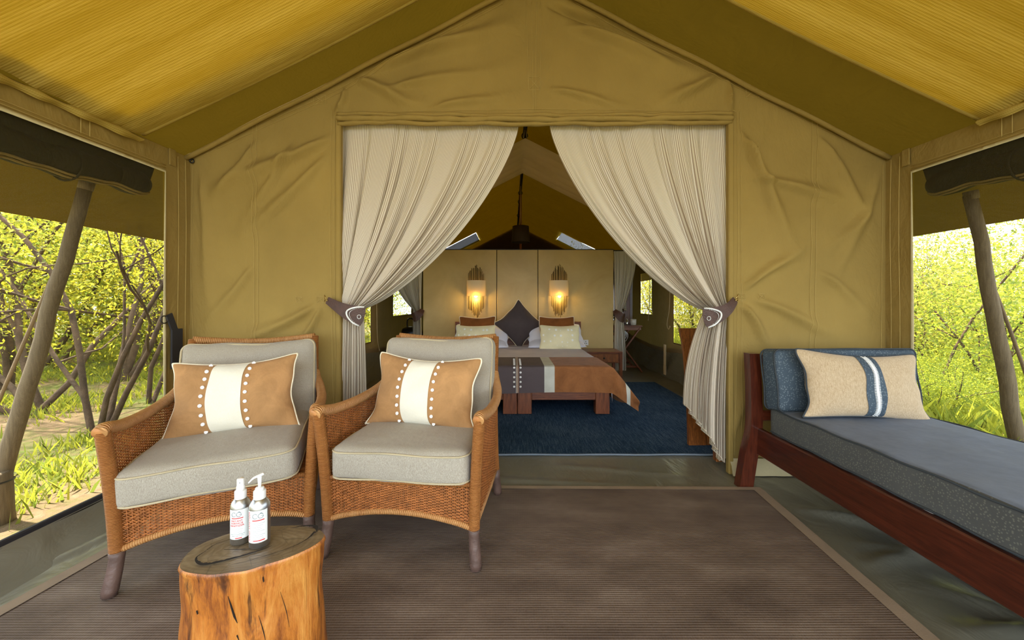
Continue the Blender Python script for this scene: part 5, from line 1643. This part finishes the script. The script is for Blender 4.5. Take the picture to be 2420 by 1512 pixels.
# washstand corner
WX, WYs = 1.785, 6.42
t = thing('washstand', 'folding wooden washstand with crossed legs beyond the right side curtain', 'washstand', (WX, WYs, 0))
m = MB(); m.box(-.29, .29, -.24, .24, .715, .738, .004); m.build('top', M['teak_x'], t)
m = MB(); m.box(-.27, .27, -.235, -.21, .66, .715, .003); m.build('front_apron', M['teak_x'], t)
for yy in (-.222, .222):
    m = MB(); m.beam((-.255, yy, .0), (.262, yy, .71), .024, .042, (0, 1, 0)); m.build('leg', M['teak_z'], t)
    m = MB(); m.beam((.275, yy - .026, .0), (-.255, yy - .026, .71), .024, .042, (0, 1, 0)); m.build('leg', M['teak_z'], t)
    m = MB(); m.beam((-.19, yy - .02, .085), (.215, yy - .02, .085), .024, .035, (0, 0, 1)); m.build('stretcher', M['teak_x'], t)
for (a, b) in ((.25, .68), (.01, .36), (.215, .085)):
    m = MB(); m.tube([(a, -.252, b), (a, -.258, b)], .008, 8); m.build('bolt', M['chrome'], t)
m = MB(); m.lathe([(.14, .60), (.15, .62), (.16, .715)], 24, (-.06, 0, 0), cap=False); m.build('basin', M['iron'], t)
for k in range(3):
    m = MB(); m.tube(spline([(-.05 + .03 * k, -.12, .62), (-.02 + .03 * k, -.15, .52 - .02 * k), (.05 + .02 * k, -.12, .58), (.03, -.1, .66)], 6), .006, 6); m.build('hose', M['socket'], t)
t = thing('basin_tap', 'tall curved chrome tap on the washstand', 'tap', (WX + .02, WYs - .05, .738))
m = MB(); m.tube(spline([(-.11, 0, 0), (-.11, 0, .10), (-.10, 0, .17), (-.05, 0, .215), (0, 0, .20), (.02, 0, .15), (.022, 0, .06)], 7), .013, 10); m.build('spout', M['chrome'], t)
m = MB(); m.lathe([(.026, 0), (.026, .03), (.016, .035), (.016, .13), (.022, .14), (.001, .145)], 16, (-.15, 0, 0)); m.build('handle', M['chrome'], t)
for k, (dx, lb) in enumerate(((-.06, 'white ceramic cup beside the tap on the washstand'), (.165, 'white ceramic cup at the right edge of the washstand'))):
    t = thing('cup', lb, 'cup', (WX + dx, WYs - .16, .738), group='washstand cups')
    m = MB(); m.lathe([(.03, 0), (.044, .004), (.048, .05), (.049, .095), (.045, .095), (.043, .01), (.001, .008)], 20); m.build('bowl', M['ceramic'], t)
    m = MB(); m.tube([(.049 * math.cos(a), .049 * math.sin(a), .095) for a in np.linspace(0, 6.283, 20)[:-1]], .002, 5, closed=True); m.build('lip', M['ceramic'], t)
t = thing('soap_dispenser', 'small chrome soap dispenser between the two washstand cups', 'dispenser', (WX + .06, WYs - .17, .738))
m = MB(); m.lathe([(.018, 0), (.020, .004), (.020, .07), (.010, .078), (.006, .10), (.001, .101)], 14); m.build('body', M['chrome'], t)
m = MB(); m.tube([(0, 0, .10), (-.02, -.01, .105)], .004, 6); m.build('spout', M['chrome'], t)
t = thing('rolled_towel', 'rolled tan towel at the left of the washstand', 'towel', (WX - .20, WYs - .16, .775))
m = MB(); m.tube([(-.09, 0, 0), (-.085, 0, 0), (.085, 0, 0), (.09, 0, 0)], [.030, .037, .037, .030], 16); m.build('roll', M['towel'], t)
m = MB(); sp = [(.0915, .006 * q / 6 * math.cos(q * .9) * 1.0, .006 * q / 6 * math.sin(q * .9)) for q in range(30)]; m.tube(sp, .002, 4); m.build('spiral_edge', M['towel'], t)
t = thing('framed_mirror', 'dark wooden framed mirror standing behind the washstand', 'mirror', (WX + .03, WYs + .26, .738))
for (a0, a1, b0, b1) in ((-.24, -.19, 0, .95), (.20, .25, 0, .95), (-.19, .20, .90, .95), (-.19, .20, .0, .05)):
    m = MB(); m.box(a0, a1, -.02, .02, b0, b1, .004); m.build('frame_bar', M['mahog_z'], t)
m = MB(); m.box(-.19, .20, -.004, .004, .05, .90, .001); m.build('glass', plain('mirror glass', (.10, .08, .06, 1), .08, metal=.6), t)
m = MB(); m.box(.09, .20, -.03, -.01, .02, .80, .004); m.build('inner_board', M['teak_z'], t)
t = thing('tube_light', 'white vertical tube light fixed in front of the mirror', 'light', (WX + .13, WYs + .20, .98))
m = MB(); m.tube([(0, 0, 0), (0, 0, .002), (0, 0, .51), (0, 0, .512)], [.024, .029, .029, .024], 14); m.build('tube', M['ceramic'], t)
for z in (-.02, .50):
    m = MB(); m.tube([(0, 0, z), (0, 0, z + .03)], .031, 14); m.build('end_cap', M['chrome'], t)

# dark bag beyond the left side curtain
t = thing('black_bag', 'shiny black bag-like shape half hidden beyond the left side curtain', 'bag', (px(972, 800, 7.0).x, 7.0, 0))
o = weld(box_cushion_mesh(.30, .30, .62, .06, .02, n=14).build('body', M['black'], t, (0, 0, .34), smooth=True), .001)
m = MB(); m.tube(spline([(-.06, -.05, .64), (-.05, -.05, .80), (.05, -.05, .80), (.06, -.05, .64)], 6), .012, 8); m.build('handle', M['black'], t)
m = MB(); m.tube([(-.13, -.155, .55), (.13, -.155, .55)], .008, 6); m.build('clasp_bar', M['chrome'], t)

# cords and straps on the inner side walls
def cord(label, pts, r_=.006, mat='cord', cat='cord', name='hanging_rope'):
    o = np.array(pts[0]); t = thing(name, label, cat, tuple(pts[0]))
    m = MB(); m.tube(spline([np.array(p) - o for p in pts], 6), r_, 6); m.build('line', M[mat], t)
    m = MB(); e = np.array(pts[-1]) - o; m.lathe([(.002, -.018), (.010, -.010), (.010, .010), (.002, .018)], 8, e); m.build('knot', M[mat], t)
cord('beige cord hanging on the left inner wall beside the window', [(XL + .03, 5.85, 1.25), (XL + .035, 5.86, .9), (XL + .03, 5.90, .55), (XL + .05, 5.92, .38)])
cord('beige cord hanging beside the near right bedroom window', [(XR - .03, 5.84, 1.30), (XR - .035, 5.85, 1.0), (XR - .05, 5.90, .78), (XR - .04, 5.87, .70), (XR - .03, 5.84, .74)])
cord('beige cord hanging beside the far right bedroom window', [(XR - .03, 6.70, 1.62), (XR - .035, 6.68, 1.2), (XR - .04, 6.74, .80)])
t = thing('webbing_strap', 'beige webbing strap low on the right inner wall', 'strap', (XR - .13, 5.78, .06))
m = MB(); m.box(-.006, .006, -.035, .035, .10, .42, .003); m.build('upper_web', M['cord'], t)
m = MB(); m.box(-.008, .008, -.04, .04, -.03, .11, .003); m.build('lower_web', M['cord'], t)

# ------------------------------------------------------------------ outside: poles, ropes, stump
def fly_pole(label, top, foot):
    t = thing('fly_pole', label, 'tent pole', tuple(foot), group='wooden fly poles')
    o = Vector(foot); a = Vector(top) - o
    m = MB(); n_ = 14
    m.tube([a * (i / (n_ - 1)) + Vector((.006 * math.sin(i * 1.3), .004 * math.sin(i * 2.1), 0)) for i in range(n_)], np.linspace(.040, .032, n_), 12); m.build('shaft', M['pole'], t)
    m = MB(); m.tube([a * .985, a * 1.012], .034, 8); m.build('cap', M['pole'], t)
    return t
fly_pole('leaning wooden pole outside the left mesh window', (-2.47, 2.26, 1.785), (-2.93, 2.18, -.13))
fly_pole('leaning wooden pole outside the mesh window behind the daybed', (2.83, 2.40, 1.765), (3.19, 2.40, -.13))
cord('brown guy rope beside the pole outside the left mesh window', [(-2.62, 2.22, 1.25), (-2.85, 2.25, .80), (-3.10, 2.28, .30), (-3.25, 2.30, -.05)], .009, 'rope', 'rope', 'guy_rope')
cord('brown guy rope beside the pole outside the right mesh window', [(2.93, 2.40, 1.30), (3.05, 2.36, .85), (3.20, 2.34, .35), (3.33, 2.34, -.05)], .009, 'rope', 'rope', 'guy_rope')
t = thing('post_stub', 'short cut wooden post at the foot of the left pole', 'post', (-2.86, 2.155, -.13))
m = MB(); m.lathe([(.075, 0), (.070, .06), (.066, .20), (.062, .285), (.052, .292), (.001, .294)], 18); m.build('shaft', M['pole'], t)
m = MB(); m.tube([(.067 * math.cos(a), .067 * math.sin(a), .24) for a in np.linspace(0, 6.283, 18)[:-1]], .005, 5, closed=True); m.build('wire_band', M['iron'], t)

# ------------------------------------------------------------------ outside: trees, bushes, grass
def leaf_quads(C, size, g, droop=.3):
    """one kite-shaped leaf per point"""
    n_ = len(C)
    a = g.normal(size=(n_, 3)); a[:, 2] -= droop; a /= np.linalg.norm(a, axis=1, keepdims=True)
    b = np.cross(a, g.normal(size=(n_, 3))); b /= np.linalg.norm(b, axis=1, keepdims=True) + 1e-9
    s_ = (size * g.uniform(.6, 1.35, n_))[:, None]
    V = np.stack([C - a * s_, C + b * s_ * .42 - a * s_ * .1, C + a * s_, C - b * s_ * .42 - a * s_ * .1], 1).reshape(-1, 3)
    return V, np.arange(n_ * 4).reshape(-1, 4)
def branchy(g, stems, depth, spread, rad, taper=.62):
    """list of (points, radii) polylines; stems = list of (start, dir, length)"""
    out = []; tips = []
    def grow(p, d, L, r_, k):
        n_ = 7; P = [p.copy()]; d = d / np.linalg.norm(d)
        for i in range(n_ - 1):
            d = d + g.normal(size=3) * .13; d[2] += .03; d /= np.linalg.norm(d)
            P.append(P[-1] + d * L / (n_ - 1))
        rr = np.linspace(r_, r_ * taper, n_)
        out.append((np.array(P), rr))
        if k <= 1: tips.extend(P[2:])
        if k > 0:
            for j in range(3 if k > 1 else 3):
                i = g.integers(2, n_); nd = d * .8 + g.normal(size=3) * spread; nd[2] += .15
                grow(P[i].copy(), nd, L * g.uniform(.45, .75), rr[i] * .62, k - 1)
    for (p, d, L) in stems: grow(np.array(p, dtype=float), np.array(d, dtype=float), L, rad * g.uniform(.75, 1.1), depth)
    return out, np.array(tips)
def tree(name, label, loc, stems, depth, spread, rad, nleaf, lsize, lmat, seed, sig=.28, group='trees outside the left mesh window', cat='tree'):
    g = np.random.default_rng(seed)
    t = thing(name, label, cat, loc, group=group)
    br, tips = branchy(g, stems, depth, spread, rad)
    m = MB()
    for (P, rr) in br:
        m.tube(P, rr, 7 if rr[0] > .02 else 5, caps=False)
    m.build('trunk_and_branches', M['bark'], t)
    tips = tips[tips[:, 2] > .5]
    C = tips[g.integers(0, len(tips), nleaf)] + g.normal(size=(nleaf, 3)) * sig * np.array([1, 1, .8])
    C = C[C[:, 2] > .12]
    wx = C[:, 0] + loc[0]
    C = C[(wx < -3.02) | (wx > 3.34)]
    V, F = leaf_quads(C, lsize, g)
    o = link('foliage', quad_mesh('foliage', V, F), M[lmat], t, smooth=False); o['kind'] = 'stuff'
    return t
def keep_out(P):  # used for leaves that would poke into the tent
    return P
tree('thin_tree', 'many-stemmed thin tree nearest the left mesh window', (-3.72, 3.50, -.12),
     [((0, 0, 0), (.05, -.02, 1), 2.2), ((.04, .03, 0), (.28, .22, 1), 2.4), ((-.05, 0, 0), (-.40, .05, 1), 2.4), ((-.08, .04, 0), (-.75, .1, 1), 2.5), ((.02, .05, 0), (.02, .35, 1), 2.4)],
     2, .55, .026, 12000, .017, 'leaf_a', 1, .24)
tree('thin_tree', 'slim forked tree close to the tent corner outside the left mesh window', (-4.25, 4.55, -.10),
     [((0, 0, 0), (.12, .05, 1), 2.6), ((.04, 0, 0), (-.15, .25, 1), 2.4)], 2, .5, .030, 12000, .018, 'leaf_a', 2, .30)
tree('thin_tree', 'leaning many-stemmed tree behind the left pole', (-4.9, 4.0, -.10),
     [((0, 0, 0), (-.55, .1, 1), 2.8), ((.05, .05, 0), (-.2, -.1, 1), 2.8), ((0, -.05, 0), (.30, .2, 1), 2.6), ((-.1, 0, 0), (-.9, -.1, .8), 2.6)], 2, .5, .036, 15000, .019, 'leaf_c', 3, .32)
tree('thin_tree', 'tall leafy tree further back on the left', (-5.6, 5.6, -.08),
     [((0, 0, 0), (.1, .1, 1), 3.2), ((.05, 0, 0), (-.4, .2, 1), 3.0), ((0, .05, 0), (.4, .0, 1), 2.8)], 2, .55, .045, 20000, .023, 'leaf_a', 4, .40)
tree('thin_tree', 'pale twiggy tree at the far left edge', (-6.4, 4.9, -.08),
     [((0, 0, 0), (-.3, .1, 1), 3.0), ((.05, 0, 0), (.2, -.2, 1), 3.0), ((0, .05, 0), (.3, .3, 1), 2.8)], 2, .55, .042, 18000, .023, 'leaf_b', 5, .40)
GR = 'trees outside the right mesh window'
tree('light_tree', 'airy bright-leaved tree outside the right mesh window', (4.7, 4.45, -.10),
     [((0, 0, 0), (-.15, .1, 1), 2.2), ((.04, 0, 0), (.35, -.1, 1), 2.2), ((0, .05, 0), (.05, .4, .9), 2.0)], 2, .6, .016, 12000, .020, 'leaf_c', 11, .30, GR)
tree('light_tree', 'low spreading tree behind the right pole', (5.6, 4.5, -.08),
     [((0, 0, 0), (.2, .1, 1), 1.3), ((.04, 0, 0), (-.35, .2, 1), 1.2), ((0, .05, 0), (-.1, -.4, .8), 1.2)], 2, .6, .018, 13000, .021, 'leaf_b', 12, .34, GR)
tree('light_tree', 'yellow green tree further back on the right', (6.6, 6.3, -.06),
     [((0, 0, 0), (.1, .1, 1), 1.6), ((.05, 0, 0), (-.4, .0, 1), 1.5), ((0, .05, 0), (.4, .2, .9), 1.5)], 2, .6, .026, 16000, .025, 'leaf_c', 13, .42, GR)
# one dead branch crossing high on the right
t = thing('bare_branch', 'grey bare branch lying across the sky outside the right mesh window', 'branch', (5.2, 5.0, 2.0))
m = MB(); m.tube(spline([(.9, -.25, .26), (.45, -.1, .06), (.1, 0, .10), (-.4, .1, .02), (-1.0, .2, .12)], 6), np.linspace(.020, .045, 25), 7); m.build('limb', M['bark'], t)
for (a, b) in (((.45, -.1, .06), (.60, -.05, .36)), ((.1, 0, .10), (-.05, .05, .34)), ((-.4, .1, .02), (-.6, .1, -.2))):
    m = MB(); m.tube([a, tuple((np.array(a) + np.array(b)) / 2 + .02), b], [.018, .012, .006], 6); m.build('twig', M['bark'], t)
# bushes: three shapes, copied along both sides and behind
def bush(seed, lmat, n_):
    g = np.random.default_rng(seed)
    t = thing('wild_bush', 'x', 'bush')
    br, tips = branchy(g, [((g.uniform(-.3, .3), g.uniform(-.3, .3), 0), (g.uniform(-.6, .6), g.uniform(-.6, .6), 1), g.uniform(1.3, 1.9)) for _ in range(6)], 1, .6, .03)
    m = MB()
    for (P, rr) in br: m.tube(P, rr, 5, caps=False)
    m.build('stems', M['bark'], t)
    C = tips[g.integers(0, len(tips), n_)] + g.normal(size=(n_, 3)) * np.array([.45, .45, .36])
    C[:, 2] = np.abs(C[:, 2])
    V, F = leaf_quads(C, .024, g)
    o = link('foliage', quad_mesh('foliage', V, F), M[lmat], t, smooth=False); o['kind'] = 'stuff'
    return t
protos = [bush(101, 'leaf_a', 20000), bush(102, 'leaf_b', 20000), bush(103, 'leaf_c', 20000)]
spots = [(-7.6, 6.3, 1.55, 'bush behind the thin trees, nearest the left pole'), (-6.9, 7.6, 1.5, 'tall bush behind the thin trees, toward the tent corner'), (-9.3, 7.2, 1.9, 'big bush furthest left behind the thin trees'),
         (-8.6, 9.4, 2.1, 'big bush far behind the left window, toward the tent'), (-4.6, 9.3, 1.15, 'bush seen through the near left bedroom window'), (-4.9, 12.8, 1.3, 'bush seen through the far left bedroom window'),
         (-10.8, 9.6, 2.3, 'very large bush in the left background'), (-6.6, 10.6, 1.5, 'bush in the gap between the left trees'),
         (7.9, 7.7, .78, 'bush on the horizon nearest the right tent corner'), (9.4, 8.0, .85, 'bush on the horizon behind the right pole'), (10.6, 8.4, .95, 'bush on the horizon at the far right edge'),
         (8.6, 10.2, .95, 'large bush in the right background'), (5.2, 7.9, 1.0, 'bush just outside the near right bedroom window'), (4.9, 10.6, 1.2, 'bush seen through the near right bedroom window'), (5.2, 13.5, 1.3, 'bush seen through the far right bedroom window'),
         (3.95, 3.72, .30, 'small leafy shrub below the right mesh window')]
gl = np.random.default_rng(5)
used = [False] * 3
for i, (x, y, s_, lb) in enumerate(spots):
    k = (i % 2) if x < 0 else (2, 0, 2, 1)[i % 4]
    if not used[k]: o = protos[k]; used[k] = True
    else: o = copy_tree(protos[k])
    o.location = (x, y, -.08 + (.12 if abs(x) > 5 else 0)); o.scale = (s_, s_, s_ * gl.uniform(.85, 1.05)); o.rotation_euler = (0, 0, gl.uniform(0, 6.28))
    prop(o, 'leafy green ' + lb if 'leafy' not in lb else lb, 'bush', 'wild bushes round the tent')
# grass
def grass(name, label, n_, region, seed, hmin, hmax, clump):
    g = np.random.default_rng(seed)
    (x0, x1, y0, y1) = region
    nc = int(n_ / 26)
    cx, cy = g.uniform(x0, x1, nc), g.uniform(y0, y1, nc)
    keep = smooth_noise(cx, cy, .35, 9, 2) > clump
    cx, cy = cx[keep], cy[keep]; nc = len(cx)
    B = np.stack([np.repeat(cx, 26), np.repeat(cy, 26)], -1) + g.normal(size=(nc * 26, 2)) * .10
    n2 = len(B)
    aw = np.clip(np.maximum(np.abs(B[:, 0] - .15) - 3.4, 0) / 6, 0, 1)
    z0 = -.125 + smooth_noise(B[:, 0], B[:, 1], .12, 3) * .10 * aw + aw * .25
    h = g.uniform(hmin, hmax, n2); a = g.uniform(0, 6.28, n2); w = g.uniform(.004, .010, n2)
    lean = g.normal(size=(n2, 2)) * .45 * h[:, None]
    dx, dy = np.cos(a) * w, np.sin(a) * w
    V = np.stack([np.stack([B[:, 0] - dx, B[:, 1] - dy, z0], -1), np.stack([B[:, 0] + dx, B[:, 1] + dy, z0], -1),
                  np.stack([B[:, 0] + lean[:, 0] * .45 + dx * .8, B[:, 1] + lean[:, 1] * .45 + dy * .8, z0 + h * .6], -1), np.stack([B[:, 0] + lean[:, 0], B[:, 1] + lean[:, 1], z0 + h], -1)], 1).reshape(-1, 3)
    o = link(name, quad_mesh(name, V, np.arange(n2 * 4).reshape(-1, 4)), M['grass'], smooth=False)
    return prop(o, label, 'grass', kind='stuff')
grass('grass', 'patchy green grass under the trees left of the tent', 90000, (-11, -2.75, 1.6, 13), 1, .03, .13, -.05)
grass('grass', 'tall bright grass meadow right of the tent', 70000, (3.0, 12, 1.6, 13), 2, .12, .45, -.55)
